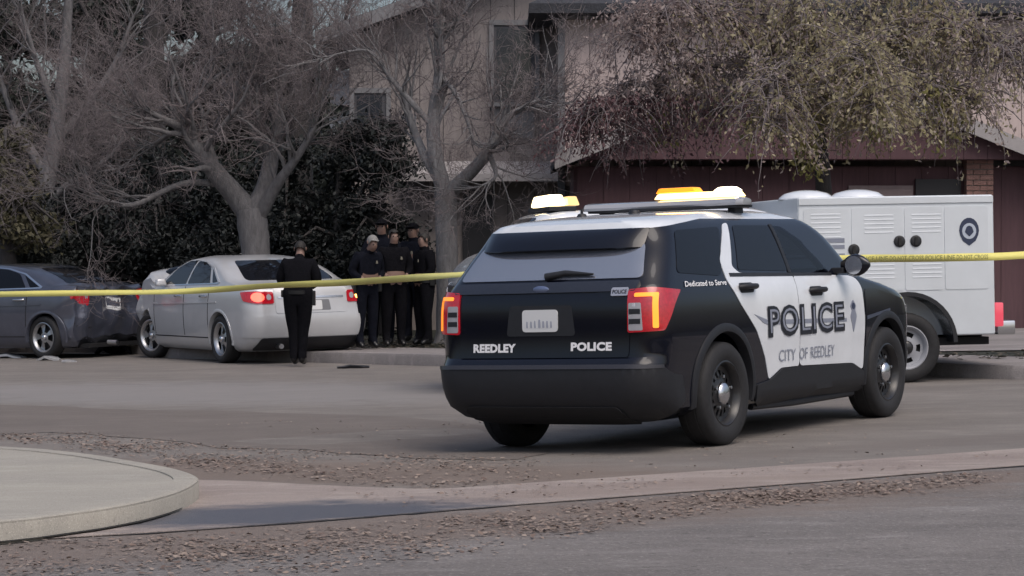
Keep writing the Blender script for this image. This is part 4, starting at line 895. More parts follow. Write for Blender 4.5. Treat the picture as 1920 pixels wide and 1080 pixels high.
for w_,l_ in (('POLICE',.115),('LINE',.075),('DO',.04),('NOT',.06),('CROSS',.10),('POLICE',.115),('LINE',.075),('DO',.04),('NOT',.06),('CROSS',.10)):
    lettering('tape_word',w_,(u_,-.022,u_+l_,.022),fnT,ti,t2,off=.006,bold=.02,outward=(2,60,1)); u_+=l_+.012

# ---------------------------------------------------------------- house with garage wing
M_side=mat('siding_mauve',(.56,.455,.43),.8,var=.10,vscale=2.5,bump=.15,bscale=30,stretch=(6,6,.6))
M_side2=mat('siding_grey',(.25,.222,.215),.8,var=.12,vscale=2.5,bump=.15,bscale=30,stretch=(6,6,.6))
M_gar=mat('garage_siding_brown',(.105,.056,.066),.8,var=.15,vscale=3,stretch=(6,6,.6))
M_fasc=mat('fascia_white',(.36,.34,.345),.6,var=.08)
M_roofm=mat('roof_shingle',(.035,.037,.045),.9,var=.35,vscale=14,bump=.6,bscale=30)
M_brick=mat('brick',(.26,.15,.13),.85,var=.22,vscale=5,bump=.4,bscale=50)
M_mortar=mat('mortar',(.24,.21,.20),.9)
M_win=mat('house_window',(.03,.035,.045),.08,spec=.7)
M_frame=mat('window_frame',(.07,.07,.08),.6)
M_trim=mat('trim_grey',(.19,.19,.20),.7)
def H(px,d): return (px-960)*d/F_PX
def Z(py,d): return EYE+(476-py)*d/F_PX
house=empty('house',(3.5,42,.1),label='two storey mauve sided house with garage wing behind the trees',cat='house')
def hp(name,mb,m,parent=house,**k):
    o=mb.build(name,m,None,**k)
    o.parent=parent; root=house
    o.location=-Vector(root.location); 
    return o
def hsub(name,mb,m,parent,**k):
    o=mb.build(name,m,None,**k); o.parent=parent; return o
def boards(parent,x0,x1,z0,z1,y,w,m,ztop=None,gap=.012,th=.03):
    # vertical siding boards standing in front of a wall, one object each
    n=max(1,int(round((x1-x0)/w))); w=(x1-x0)/n; gap=.006 if m is M_gar else gap
    for i in range(n):
        a,b=x0+i*w+gap/2,x0+(i+1)*w-gap/2; ta,tb=(ztop(a),ztop(b)) if ztop else (z1,z1)
        mb=MB(); dy=random.uniform(0,.006); V=[(a,y-th-dy,z0),(b,y-th-dy,z0),(b,y-th-dy,tb),(a,y-th-dy,ta),(a,y,z0),(b,y,z0),(b,y,tb),(a,y,ta)]
        mb.add(V,[(0,1,2,3),(4,7,6,5),(0,4,5,1),(1,5,6,2),(2,6,7,3),(3,7,4,0)]); hsub('siding_board',mb,m,parent)
dM=40.0; XL,XR=H(1058,dM),9.0; ZE=Z(14,dM)
mb=MB(); mb.box(((XL+XR)/2,dM+3,(ZE+.0)/2),(XR-XL,6,ZE)); wall=hp('main_wall',mb,M_side2)
boards(wall,XL,XR,2.6,ZE-.22,dM-.005,.42,M_side)
mb=MB(); mb.box((XL-.05,dM-.03,(ZE+.2)/2),(.12,.12,ZE-.2)); hsub('corner_board',mb,M_trim,wall)
mb=MB(); mb.box(((XL+XR)/2,dM-.06,ZE-.10),(XR-XL+.1,.06,.20)); hsub('frieze_board',mb,M_fasc,wall)
# hip roof of the main block
mb=MB(); e=.6; V=[(XL-e,dM-e,ZE),(XR+e,dM-e,ZE),(XR+e,dM+6+e,ZE),(XL-e,dM+6+e,ZE),(XL+3,dM+3,ZE+2.0),(XR-3,dM+3,ZE+2.0)]
mb.add(V+[(x,y,z-.16) for x,y,z in V[:4]],[(0,1,5,4),(1,2,5),(2,3,4,5),(3,0,4),(6,7,1,0),(7,8,2,1),(8,9,3,2),(9,6,0,3),(6,9,8,7)]); hp('main_roof',mb,M_roofm)
# left block: gable end facing the street, window with frame, lower pent roof, door recess
dL=42.0; xl,xr=H(655,dL),XL-.02; za=Z(62,dL)
ax_=H(1060,dL); slope=.36
zt=lambda x: za+slope*(x-H(600,dL)) if x<ax_ else za+slope*(ax_-H(600,dL))
mb=MB(); V0=[(xl,0),(xr,0),(xr,zt(xr)-.25),(xl,zt(xl)-.25)]
mb.prism(V0,lambda p:(p[0],dL,p[1]),lambda p:(p[0],dL+5,p[1])); lw=hp('gable_wall',mb,M_frame)
wx0,wx1,wz0,wz1=H(926,dL),H(1003,dL),Z(192,dL),Z(48,dL)
boards(lw,xl,wx0-.06,2.95,5,dL-.005,.45,M_side2,ztop=lambda x:zt(x)-.27); boards(lw,wx1+.06,xr,2.95,5,dL-.005,.45,M_side2,ztop=lambda x:zt(x)-.27)
boards(lw,wx0-.06,wx1+.06,2.95,wz0-.06,dL-.005,.45,M_side2)
boards(lw,wx0-.06,wx1+.06,wz1+.06,6,dL-.005,.45,M_side2,ztop=lambda x:zt(x)-.27)
boards(lw,xl,xr,.1,2.75,dL-.005,.45,M_side2)
def window(parent,x0,x1,z0,z1,y,nx=2):
    o=MB(); o.box(((x0+x1)/2,y-.02,(z0+z1)/2),(x1-x0,.04,z1-z0)); w=hsub('window',o,M_frame,parent)
    n=nx
    for i in range(n):
        a=x0+.05+(x1-x0-.1)*i/n; b=x0+.05+(x1-x0-.1)*(i+1)/n-.03; o=MB(); o.box(((a+b)/2,y-.045,(z0+z1)/2),(b-a,.012,z1-z0-.12)); hsub('pane',o,M_win,w)
    for (cx,cz,sx,sz) in (((x0+x1)/2,z1+.04,x1-x0+.16,.09),(x0-.04,(z0+z1)/2,.08,z1-z0),(x1+.04,(z0+z1)/2,.08,z1-z0)): o=MB(); o.box((cx,y-.04,cz),(sx,.07,sz)); hsub('frame',o,M_trim,w)
    o=MB(); o.box(((x0+x1)/2,y-.09,z0-.05),(x1-x0+.22,.18,.07)); hsub('sill',o,M_trim,w)
window(lw,wx0,wx1,wz0,wz1,dL-.03)
window(lw,H(665,dL),H(725,dL),Z(255,dL),Z(175,dL),dL-.03)
mb=MB(); mb.box(((wx0+wx1)/2-.02,dL-.06,Z(232,dL)),(.75,.06,.52)); hsub('panel_inset',mb,M_trim,lw)
# rake boards and roof of the left gable
mb=MB(); x0,x1=H(596,dL),H(1200,dL)
V=[(x0,dL-.5,zt(x0)),(x1,dL-.5,za+slope*(x1-H(600,dL))),(x1,dL+6,za+slope*(x1-H(600,dL))),(x0,dL+6,zt(x0))]
mb.add(V+[(x,y,z-.2) for x,y,z in V],[(0,1,2,3),(7,6,5,4),(0,4,5,1),(1,5,6,2),(2,6,7,3),(3,7,4,0)]); hp('gable_roof',mb,M_roofm)
mb=MB(); V=[(x0,dL-.53,zt(x0)-.01),(xr,dL-.53,zt(xr)-.01),(xr,dL-.53,zt(xr)-.24),(x0,dL-.53,zt(x0)-.24)]
mb.add(V+[(x,y+.025,z) for x,y,z in V],[(0,1,2,3),(7,6,5,4),(0,4,5,1),(1,5,6,2),(2,6,7,3),(3,7,4,0)]); hp('rake_board',mb,M_trim)
# pent roof between the floors
zp=Z(318,dL); mb=MB(); xa,xb=H(750,dL),H(1052,dL); V=[(xa,dL-.8,zp-.1),(xb,dL-.8,zp-.1),(xb,dL,zp+.16),(xa,dL,zp+.16)]
mb.add(V+[(x,y,z-.13) for x,y,z in V],[(0,1,2,3),(7,6,5,4),(0,4,5,1),(1,5,6,2),(2,6,7,3),(3,7,4,0)]); hp('pent_roof',mb,M_fasc)
mb=MB(); mb.box((H(897,dL),dL-.06,1.35),(.55,.10,2.5)); dr=hp('front_door',mb,mat('door_dark',(.02,.02,.025),.5))
mb=MB(); mb.lathe([(.0001,-.03),(.03,-.02),(.03,.02),(.0001,.03)],n=10,c=(H(912,dL),dL-.14,1.1)); hsub('handle',mb,M_chrome,dr)
# garage wing: low gable with white barge boards, brown boarded face, recessed wall, brick corner pier
dG=36.0; gx0,gx1=H(1040,dG),H(1985,dG); gax=(gx0+gx1)/2; gz0=Z(293,dG); gs=.40; zg=lambda x:gz0+gs*((x-gx0) if x<gax else (gx1-x))
mb=MB(); mb.box((gax,dG+1.7,1.4),(gx1-gx0-.6,2.2,2.8)); gw=hp('garage_wall',mb,M_gar)
boards(gw,gx0+.35,gx1-.35,0,2.78,dG+.595,.40,M_gar)
mb=MB(); n=12; pts=[(gx0+.3,gz0-.05)]+[(gax,zg(gax)-.06)]+[(gx1-.3,gz0-.05)]
mb.prism(pts,lambda p:(p[0],dG+.15,p[1]),lambda p:(p[0],dG+.30,p[1])); gf=hp('gable_face',mb,M_gar)
boards(gf,gx0+.32,gx1-.32,gz0-.04,3,dG+.145,.36,M_gar,ztop=lambda x:zg(x)-.07)
for s,(xa,xb) in enumerate(((gx0,gax),(gax,gx1))):
    o=MB(); V=[(xa,dG-.05,zg(xa)),(xb,dG-.05,zg(xb)),(xb,dG+4,zg(xb)),(xa,dG+4,zg(xa))]
    o.add(V+[(x,y,z-.14) for x,y,z in V],[(0,1,2,3),(7,6,5,4),(0,4,5,1),(1,5,6,2),(2,6,7,3),(3,7,4,0)]); rf=hp('garage_roof',o,M_roofm)
    o=MB(); V=[(xa,dG-.085,zg(xa)+.03),(xb,dG-.085,zg(xb)+.03),(xb,dG-.085,zg(xb)-.20),(xa,dG-.085,zg(xa)-.20)]
    o.add(V+[(x,y+.03,z) for x,y,z in V],[(0,1,2,3),(7,6,5,4),(0,4,5,1),(1,5,6,2),(2,6,7,3),(3,7,4,0)]); hsub('barge_board',o,M_fasc,rf)
# garage door, panelled
x0,x1=H(1600,dG),H(1722,dG); o=MB(); o.box(((x0+x1)/2,dG+.52,1.25),(x1-x0,.06,2.5)); gd=hp('garage_door',o,mat('garage_door_brown',(.19,.15,.155),.7,var=.1))
for i in range(4):
    o=MB(); o.box(((x0+x1)/2,dG+.48,.36+.60*i),(x1-x0-.06,.03,.55)); hsub('door_panel',o,MATS['garage_door_brown'],gd,bevel=.01)
o=MB(); o.box((H(1770,dG),dG+.52,1.3),(H(1812,dG)-H(1726,dG),.06,2.6)); hp('side_door',o,mat('door_dark',(.02,.02,.025),.5))
# brick pier, brick by brick
bx0,bx1=H(1819,dG),H(1871,dG); by=dG+.35
o=MB(); o.box(((bx0+bx1)/2,by+.2,1.55),(bx1-bx0-.02,.40,3.1)); pier=hp('brick_pier',o,M_mortar)
bw=(bx1-bx0)/2; ch=.082
for k in range(int(2.9/ch)):
    off=.0 if k%2 else bw/2
    segs=[(bx0,bx0+bw),(bx0+bw,bx1)] if k%2 else [(bx0,bx0+bw/2),(bx0+bw/2,bx0+bw*1.5),(bx0+bw*1.5,bx1)]
    for (a,b2) in segs:
        o=MB(); o.box(((a+b2)/2,by+.18,.2+k*ch+ch/2),(b2-a-.014,.40+random.uniform(0,.012),ch-.014)); hsub('brick',o,M_brick,pier)
o=MB(); o.box(((gx1-.2),dG+.6,1.4),(.25,.25,2.9)); hp('corner_post',o,M_gar)
# small yard floodlight fixed to the pier
lamp=empty('wall_floodlight',(H(1840,dG),dG+.3,Z(283,dG)),label='small white floodlight on the brick pier',cat='lamp')
o=MB(); o.box((0,-.08,0),(.10,.14,.16),Matrix.Rotation(R(25),3,'Y'),.7); o.build('lamp_head',M_fasc,lamp,bevel=.015); o=MB(); o.tube([(0,.05,.05),(0,-.06,.02)],.015,6); o.build('bracket',M_fasc,lamp)

# a paler neighbouring house glimpsed between the branches
nb=empty('neighbour_house',(H(600,62),62,.1),label='pale house glimpsed far behind the bare trees',cat='house')
mb=MB(); mb.box((0,2,2.6),(6,4,5.2)); mb.build('wall',mat('pale_stucco',(.42,.42,.45),.85,var=.08),nb)
mb=MB(); V=[(-3.4,-.5,5.2),(3.4,-.5,5.2),(3.4,4.5,5.2),(-3.4,4.5,5.2),(-3.4,2,6.3),(3.4,2,6.3)]; mb.add(V,[(0,1,5,4),(2,3,4,5),(1,2,5),(3,0,4),(0,3,2,1)]); mb.build('roof',M_roofm,nb)
for xx in (-1.6,.2,1.8):
    mb=MB(); mb.box((xx,-.03,3.7),(.9,.06,1.2)); w=mb.build('window',M_frame,nb); mb=MB(); mb.box((xx,-.07,3.7),(.78,.02,1.08)); mb.build('pane',M_win,w)

# ---------------------------------------------------------------- trees and shrubs
M_bark=mat('grey_bark',(.145,.140,.145),.9,var=.35,vscale=6,bump=.8,bscale=25,stretch=(3,3,.7))
M_barkd=mat('dark_bark',(.055,.05,.05),.9,var=.3,vscale=6,bump=.8,bscale=25,stretch=(3,3,.7))
M_twig=mat('twig_grey',(.165,.142,.146),.9,var=.25,vscale=2)
M_twigd=mat('twig_brown',(.115,.097,.098),.9,var=.25,vscale=2)
class Tubes:
    # many thin tapered tubes in one mesh, built with numpy
    def __init__(s): s.V=[];s.F=[];s.n=0
    def add(s,P,r,k):
        P=np.asarray(P,dtype=float); m=len(P); T=np.gradient(P,axis=0); T/=np.linalg.norm(T,axis=1)[:,None]+1e-9
        ref=np.array([.31,.17,.93]) if abs(T[0][2])<.9 else np.array([.95,.2,.1])
        A=np.cross(T,ref); A/=np.linalg.norm(A,axis=1)[:,None]+1e-9; B=np.cross(T,A); an=2*np.pi*np.arange(k)/k
        ring=P[:,None,:]+(A[:,None,:]*np.cos(an)[None,:,None]+B[:,None,:]*np.sin(an)[None,:,None])*np.asarray(r)[:,None,None]
        s.V.append(ring.reshape(-1,3)); i=np.arange(m-1)[:,None]*k; j=np.arange(k)[None,:]; j2=(j+1)%k
        s.F.append((np.stack([i+j,i+j2,i+k+j2,i+k+j],-1).reshape(-1,4))+s.n); s.n+=m*k
    def build(s,name,m,parent):
        if not s.V: return None
        me=fastmesh(name,np.concatenate(s.V),np.concatenate(s.F)); me.shade_smooth(); return link(name,me,m,parent)
def grow(rg,p,d,L,r,lvl,maxl,T,tips,up=.1,wander=.35,kids=(5,7),droop=0):
    n=max(3,int(4+L*2.2)) if lvl<2 else 4
    P=[np.array(p,float)]; d=np.array(d,float); d/=np.linalg.norm(d); dirs=[d]
    for i in range(n):
        d=d+rg.normal(0,wander*.45,3)+np.array([0,0,up-droop*lvl*.12]); d/=np.linalg.norm(d); P.append(P[-1]+d*L/n); dirs.append(d)
    rad=[r*(1-.72*i/n) for i in range(n+1)]
    T[min(lvl,len(T)-1)].add(P,rad,8 if lvl<1 else 5 if lvl<2 else 3)
    if lvl>=maxl: tips.append((P[-1],d,P)); return
    for c in range(rg.integers(kids[0],kids[1]+1)):
        t=rg.uniform(.25,1) if lvl else rg.uniform(.35,1); i=min(n-1,int(t*n)); q=P[i]+(P[i+1]-P[i])*(t*n-i)
        v=rg.normal(0,1,3); v-=dirs[i]*v.dot(dirs[i]); v/=np.linalg.norm(v)+1e-9; a=rg.uniform(.45,1.15)
        grow(rg,q,dirs[i]*math.cos(a)+v*math.sin(a),L*rg.uniform(.42,.72),max(.0035,r*(1-.72*t)*rg.uniform(.45,.7)),lvl+1,maxl,T,tips,up,wander,kids,droop)
def bare_tree(name,label,depth,paths,seed,maxl=4,L0=2.2,m=M_bark,mt=M_twig,kids=(4,5),group=None,start=.35,dens=1.0):
    # paths: hand placed trunk and limbs as (pixel x, pixel y, depth offset, radius); fine branches grow from the limbs
    rg=np.random.default_rng(seed); base=at(paths[0][0][0],paths[0][0][1],depth); loc=Vector((base.x,base.y,gz(base.x)+.12))
    root=empty(name,loc,None,label,'tree',group); TT=[Tubes()]; TL=Tubes(); T=[TL,TL,Tubes(),Tubes(),Tubes()]; tips=[]
    for pi,path in enumerate(paths):
        P=[at(x,y,depth+dz) for x,y,dz,_ in path]; rr=[q[3] for q in path]
        if pi==0: P[0]=Vector((P[0].x,P[0].y,gz(P[0].x)+.05))
        sm=bez([tuple(p) for p in P],5); n=len(sm); rad=[np.interp(i/(n-1)*(len(rr)-1),range(len(rr)),rr)*(1+.02*math.sin(i*2.1+pi)) for i in range(n)]
        if pi==0: rad[0]*=1.35; rad[1]*=1.12
        A=np.array([tuple(p-loc) for p in sm]); (TT[0] if pi==0 else TL).add(A,rad,12 if pi==0 else 8)
        if pi==0 and len(paths)>1: continue
        for i in range(max(2,int(n*start)),n):
            for _ in range(1 if i<n-2 else 3):
                if rg.random()<dens:
                    t_=A[i]-A[i-1]; t_/=np.linalg.norm(t_); v=rg.normal(0,1,3); v-=t_*v.dot(t_); v/=np.linalg.norm(v); a=rg.uniform(.4,1.1)
                    grow(rg,A[i],t_*math.cos(a)+v*math.sin(a)+np.array([0,0,.15]),L0*rg.uniform(.5,1),max(.012,rad[i]*.45),1,maxl,T,tips,up=.06,wander=.4,kids=kids)
    TT[0].build('trunk',m,root); TL.build('limbs',m,root)
    cr=Tubes(); cr.V=[v for t in T[2:] for v in t.V]; off=0; cr.F=[]
    for t in T[2:]:
        for f in t.F: cr.F.append(f+off)
        off+=t.n
    if cr.V: cr.build('crown',mt,root)
    return root
def leaves(name,centres,m,parent,size=(.05,.09),seed=1,droop=.4):
    # leaf blades: two-triangle folded diamonds at the given points
    rg=np.random.default_rng(seed); C=np.asarray(centres); n=len(C); d=rg.normal(0,1,(n,3)); d[:,2]-=droop*1.5; d/=np.linalg.norm(d,axis=1)[:,None]
    v=rg.normal(0,1,(n,3)); s=np.cross(d,v); s/=np.linalg.norm(s,axis=1)[:,None]; nn=np.cross(d,s)
    L=rg.uniform(size[0],size[1],n)[:,None]; W=L*rg.uniform(.35,.55,n)[:,None]
    V=np.stack([C,C+d*L*.5+s*W*.5+nn*L*.08,C+d*L,C+d*L*.5-s*W*.5+nn*L*.08],1).reshape(-1,3); i=np.arange(n)[:,None]*4
    return link(name,fastmesh(name,V,i+np.array([[0,1,2,3]])),m,parent)
dA=36.6
bare_tree('bare_tree','bare grey tree forking low behind the silver car',dA,[
 [(482,650,0,.27),(480,560,0,.235),(480,480,0,.22),(474,425,0,.24),(470,392,0,.22)],
 [(472,405,0,.19),(440,365,0,.17),(405,325,-.2,.155),(372,280,-.4,.13),(350,245,-.5,.10),(310,225,-.7,.05),(262,200,-.9,.025)],
 [(476,400,0,.17),(497,350,.1,.14),(508,300,.2,.12),(520,240,.3,.09),(524,170,.3,.06),(560,90,.4,.04),(575,10,.5,.02)],
 [(484,410,0,.12),(520,345,-.3,.09),(560,290,-.6,.06),(592,235,-.8,.03)],
 [(382,300,-.3,.08),(345,215,-.2,.06),(390,160,-.1,.045),(440,120,0,.025)],
 [(420,345,0,.06),(340,345,-.4,.045),(250,384,-.7,.04),(190,372,-.9,.03),(140,350,-1.1,.015)],
 [(357,255,-.5,.05),(320,250,-.4,.04),(285,275,-.3,.02)],
 [(508,300,.2,.06),(470,240,0,.045),(440,180,-.2,.03),(430,110,-.3,.018)]],11,maxl=4,L0=1.5)
dB=35.6
bare_tree('bare_tree','bare tree with straight pale trunk right of the officers',dB,[
 [(842,650,0,.21),(840,560,0,.175),(838,470,0,.165),(836,400,0,.165),(836,355,0,.175)],
 [(834,362,0,.13),(818,300,0,.115),(812,230,.1,.10),(824,140,.1,.085),(822,60,.1,.075),(818,-30,.1,.06)],
 [(842,362,0,.12),(880,325,-.2,.10),(915,285,-.4,.085),(948,225,-.5,.055),(985,200,-.6,.04),(1020,184,-.7,.022)],
 [(832,350,0,.08),(800,300,.2,.07),(775,240,.4,.055),(752,170,.5,.04),(700,110,.6,.02)],
 [(822,140,.1,.05),(848,165,-.2,.04),(872,215,-.4,.03),(890,270,-.5,.018)],
 [(822,60,.1,.05),(860,40,0,.05),(890,-10,-.1,.03)],
 [(814,240,.1,.05),(770,190,.0,.045),(735,150,.0,.035),(690,95,0,.02),(600,110,0,.01)],
 [(915,285,-.4,.05),(930,330,-.5,.03),(900,350,-.6,.015)]],23,maxl=4,L0=1.3,m=mat('pale_bark',(.21,.205,.21),.9,var=.3,vscale=6,bump=.8,bscale=25,stretch=(3,3,.7)))
# bare trees further back and dark trunks, left
bare_tree('background_tree','tall dark bare tree far back left of the low-forked tree',47,[[(292,620,0,.28),(290,400,0,.24),(289,200,0,.22),(288,40,0,.2),(290,-120,0,.17)],[(289,220,0,.12),(230,130,.4,.08),(170,40,.6,.05),(120,-60,.8,.03)],[(289,170,0,.12),(350,110,-.3,.08),(410,40,-.4,.05),(440,-40,-.5,.03)],[(289,300,0,.1),(220,250,.3,.07),(150,200,.4,.045),(90,170,.4,.02)],[(289,100,0,.1),(330,20,.2,.07),(360,-60,.4,.04)]],31,maxl=4,L0=2.2,m=M_barkd,mt=M_twigd,group='trees behind the street')
bare_tree('background_tree','dark trunked bare tree far back between the two pale trees',49,[[(575,620,0,.30),(566,400,0,.27),(560,220,0,.24),(566,60,0,.22),(570,-120,0,.18)],[(560,240,0,.12),(610,160,.3,.08),(640,70,.4,.05),(660,-20,.5,.03)],[(562,160,0,.12),(500,100,.3,.08),(450,30,.4,.05),(420,-60,.5,.03)],[(561,300,0,.1),(500,260,.3,.07),(440,220,.4,.04)]],37,maxl=4,L0=2.2,m=M_barkd,mt=M_twigd,group='trees behind the street')
bare_tree('background_tree','bare brown tree at the far left behind the blue car',44,[[(70,620,0,.2),(80,400,0,.17),(105,250,0,.14),(120,120,0,.11),(130,-20,0,.07)],[(90,330,0,.1),(40,250,.2,.07),(0,150,.3,.05),(-30,60,.3,.03)],[(100,270,0,.09),(160,200,.2,.07),(215,120,.3,.05),(250,30,.3,.03)],[(85,380,0,.08),(150,330,-.2,.06),(210,290,-.4,.04),(240,240,-.4,.02)],[(110,220,0,.08),(70,120,-.2,.05),(40,20,-.3,.03)]],41,maxl=4,L0=1.8,m=M_bark,mt=M_twig,group='trees behind the street')
# evergreen trees filling the back left
M_everg=leafmat('evergreen_leaves',(.016,.021,.018),(.026,.034,.028),(.042,.048,.040),trans=.1)
M_hedge=leafmat('hedge_leaves',(.007,.010,.011),(.012,.016,.016),(.020,.026,.025),trans=.05)
M_olive=leafmat('olive_leaves',(.035,.035,.018),(.06,.056,.028),(.085,.075,.04),trans=.2)
def evergreen(name,label,px,d,h,w,z0,seed,m,n=9000,leaf=(.14,.30),cat='tree',group='evergreens behind the street',lay=9):
    rg=np.random.default_rng(seed); p=at(px,500,d); loc=Vector((p.x,p.y,gz(p.x)+.1)); root=empty(name,loc,None,label,cat,group)
    T=Tubes(); T.add([(0,0,0),(.05,0,h*.3),(-.04,.03,h*.6),(0,0,h*.98)],[.2,.17,.1,.03],8); B=[]; C=[]
    for k in range(lay*5):
        z=z0+(h-z0)*rg.random()**.9; t=(z-z0)/(h-z0); rr=w*(1-t)**.6*rg.uniform(.55,1.05)*(1 if t>.05 else .8)+.15; a=rg.uniform(0,2*np.pi)
        e=np.array([rr*np.cos(a),rr*np.sin(a),z+rg.uniform(-.5,.2)]); mid=np.array([rr*.5*np.cos(a),rr*.5*np.sin(a),z+.1]); T.add([(0,0,z-.1),mid,e],[.05,.035,.012],4); 
        m_=int(n/(lay*5)); s=rg.random(m_)**.7; c=np.array([0,0,z])[None]*(1-s[:,None])+e[None]*s[:,None]; C.append(c+rg.normal(0,1,(m_,3))*np.array([.28,.28,.16])*(.5+.6*s[:,None])*max(.5,w*.45))
    C=np.concatenate(C); C[:,2]=np.maximum(C[:,2],.08)
    T.build('trunk',M_barkd,root); leaves('crown',C,m,root,leaf,seed,.3); return root
evergreen('evergreen_tree','tall dark evergreen at the upper left, layered boughs',395,53,9.5,2.6,2.2,51,M_everg,14000,(.14,.32))
evergreen('evergreen_tree','broad dark evergreen behind the blue car roof',190,50,7.2,3.0,1.4,52,M_everg,14000,(.14,.32))
evergreen('evergreen_tree','dark evergreen at the far left edge of the picture',15,52,7.6,2.6,1.4,53,M_everg,12000,(.14,.32))
evergreen('evergreen_tree','dark evergreen right of the low-forked tree crown',530,55,6.6,2.4,1.6,54,M_everg,10000,(.14,.32))
for i,(px,d,h,w,lab) in enumerate([(40,41,2.9,1.3,'dark rounded shrub behind the blue car roof'),(165,42,3.0,1.4,'dark shrub above the blue car rear window'),(290,41.5,3.3,1.5,'dark shrub between the two crashed cars'),(400,41,3.2,1.3,'dark shrub left of the low-forked trunk'),(540,41,3.4,1.4,'dark shrub right of the low-forked trunk'),(640,40.5,3.5,1.3,'dark shrub left of the officer group'),(715,40,3.7,1.1,'tall dark shrub directly behind the officers')]):
    evergreen('evergreen_shrub',lab,px,d,h,w,.1,60+i,M_hedge,15000,(.06,.13),'shrub','dark shrubs along the lawn',9)
evergreen('evergreen_tree','dark evergreen growing beyond the left picture edge, nearest the blue car',-230,47,7.4,2.8,1.0,55,M_everg,12000,(.14,.32))
evergreen('evergreen_tree','outermost dark evergreen beyond the left picture edge',-520,50,8.0,3.2,1.0,56,M_everg,12000,(.14,.32))
evergreen('olive_bush','olive green bush at the left edge above the blue car',12,40,3.6,1.0,1.6,71,M_olive,4000,(.08,.16),'shrub',None)
# leafy drooping tree over the truck
def leafy_tree():
    d=32.0; rg=np.random.default_rng(5); base=at(1545,500,d+1.0); loc=Vector((base.x,base.y,gz(base.x)+.05)); root=empty('leafy_tree',loc,None,'drooping tree with olive and mauve leaves above the truck','tree')
    T=Tubes(); TL=Tubes(); 
    def W(px,py,dz): return np.array(tuple(at(px,py,d+dz)-loc))
    trunk=bez([(0,0,0),tuple(W(1548,430,1)),tuple(W(1540,300,.9)),tuple(W(1530,200,.6))],6); T.add([tuple(p) for p in trunk],np.linspace(.13,.09,len(trunk)),10)
    limbs=[[(1535,230,.7),(1440,140,.2),(1330,120,-.2),(1220,160,-.4),(1130,205,-.5),(1085,222,-.5)],[(1532,210,.6),(1440,70,0),(1340,20,-.4),(1250,15,-.6),(1190,60,-.7)],[(1530,200,.6),(1530,80,-.2),(1500,-40,-.6)],
      [(1535,210,.6),(1630,90,.2),(1720,40,0),(1830,60,-.2),(1910,120,-.3)],[(1538,240,.7),(1640,170,.2),(1740,160,-.2),(1830,190,-.4)],[(1532,215,.6),(1480,140,-.8),(1450,160,-1.4),(1440,230,-1.6)],[(1534,215,.6),(1590,110,-.8),(1620,130,-1.3),(1640,200,-1.5)],
      [(1530,200,.6),(1420,0,.5),(1360,-60,.6)],[(1530,200,.6),(1650,-10,.5),(1760,-60,.6)],[(1535,225,.7),(1390,170,1.2),(1290,190,1.6),(1180,240,1.8)],[(1535,225,.7),(1700,120,1.4),(1850,100,1.8),(1950,60,2.0)]]
    C=[];K=[]
    for li,L in enumerate(limbs):
        A=[W(*q) for q in L]; P=bez([tuple(a) for a in A],7); n=len(P); TL.add([tuple(p) for p in P],np.linspace(.085,.018,n),6)
        for i in range(3,n):
            for s in range(11):
                p=np.array(tuple(P[i]))+rg.normal(0,.12,3); v=rg.normal(0,1,3); v[2]=abs(v[2])*.4+.1; v/=np.linalg.norm(v); ln=rg.uniform(.4,1.15); pts=[p]
                for k in range(6):
                    v=v+np.array([0,0,-.34])+rg.normal(0,.12,3); v/=np.linalg.norm(v); pts.append(pts[-1]+v*ln/6)
                TL.add(pts,np.linspace(.011,.003,7),3); pts=np.array(pts); m=int(rg.uniform(6,40)*(.25+.95*(math.sin(p[0]*3.1+p[2]*2.3)+math.sin(p[2]*5.3+p[1]*3)>-.6)))+2; t=rg.uniform(.15,1,m)*6; i0=np.minimum(5,t.astype(int)); c=pts[i0]+(pts[i0+1]-pts[i0])*(t-i0)[:,None]+rg.normal(0,.045,(m,3)); C.append(c)
    C=np.concatenate(C)
    # a few long strands hang lower: the yellow-green tips above the truck box
    S=[]
    for (px,y0,y1,dz,m) in ((1520,210,335,-1.2,170),(1515,230,325,-1.0,110),(1415,170,285,-1.2,90),(1640,150,262,-1.2,100),(1660,160,290,-1.1,60),(1750,160,290,-.6,90),(1790,150,270,-.5,70),(1240,190,280,.4,50)):
        A=W(px,y0,dz);B_=W(px+rg.uniform(-10,10),y1,dz); t=rg.random(m)[:,None]; S.append(A*(1-t)+B_*t+rg.normal(0,1,(m,3))*np.array([.09,.09,.03])); TL.add([A,(A+B_)/2+rg.normal(0,.03,3),B_],[.01,.007,.003],3)
    S=np.concatenate(S)
    T.build('trunk',M_barkd,root); TL.build('limbs',M_twig,root)
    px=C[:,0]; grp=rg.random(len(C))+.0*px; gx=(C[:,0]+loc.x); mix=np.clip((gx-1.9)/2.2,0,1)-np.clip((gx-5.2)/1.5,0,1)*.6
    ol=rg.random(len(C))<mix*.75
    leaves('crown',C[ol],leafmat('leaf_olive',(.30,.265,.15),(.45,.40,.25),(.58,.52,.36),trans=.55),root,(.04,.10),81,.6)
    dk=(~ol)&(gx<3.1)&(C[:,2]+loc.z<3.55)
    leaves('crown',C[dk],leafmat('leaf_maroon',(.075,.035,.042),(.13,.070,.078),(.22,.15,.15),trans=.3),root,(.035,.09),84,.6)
    leaves('crown',C[(~ol)&(~dk)],leafmat('leaf_mauve',(.25,.19,.185),(.40,.32,.30),(.54,.46,.43),trans=.55),root,(.035,.09),82,.6)
    leaves('hanging_tips',S,leafmat('leaf_yellowgreen',(.12,.12,.04),(.20,.19,.06),(.30,.27,.11),trans=.3),root,(.06,.11),83,.8)['kind']='stuff'
leafy_tree()

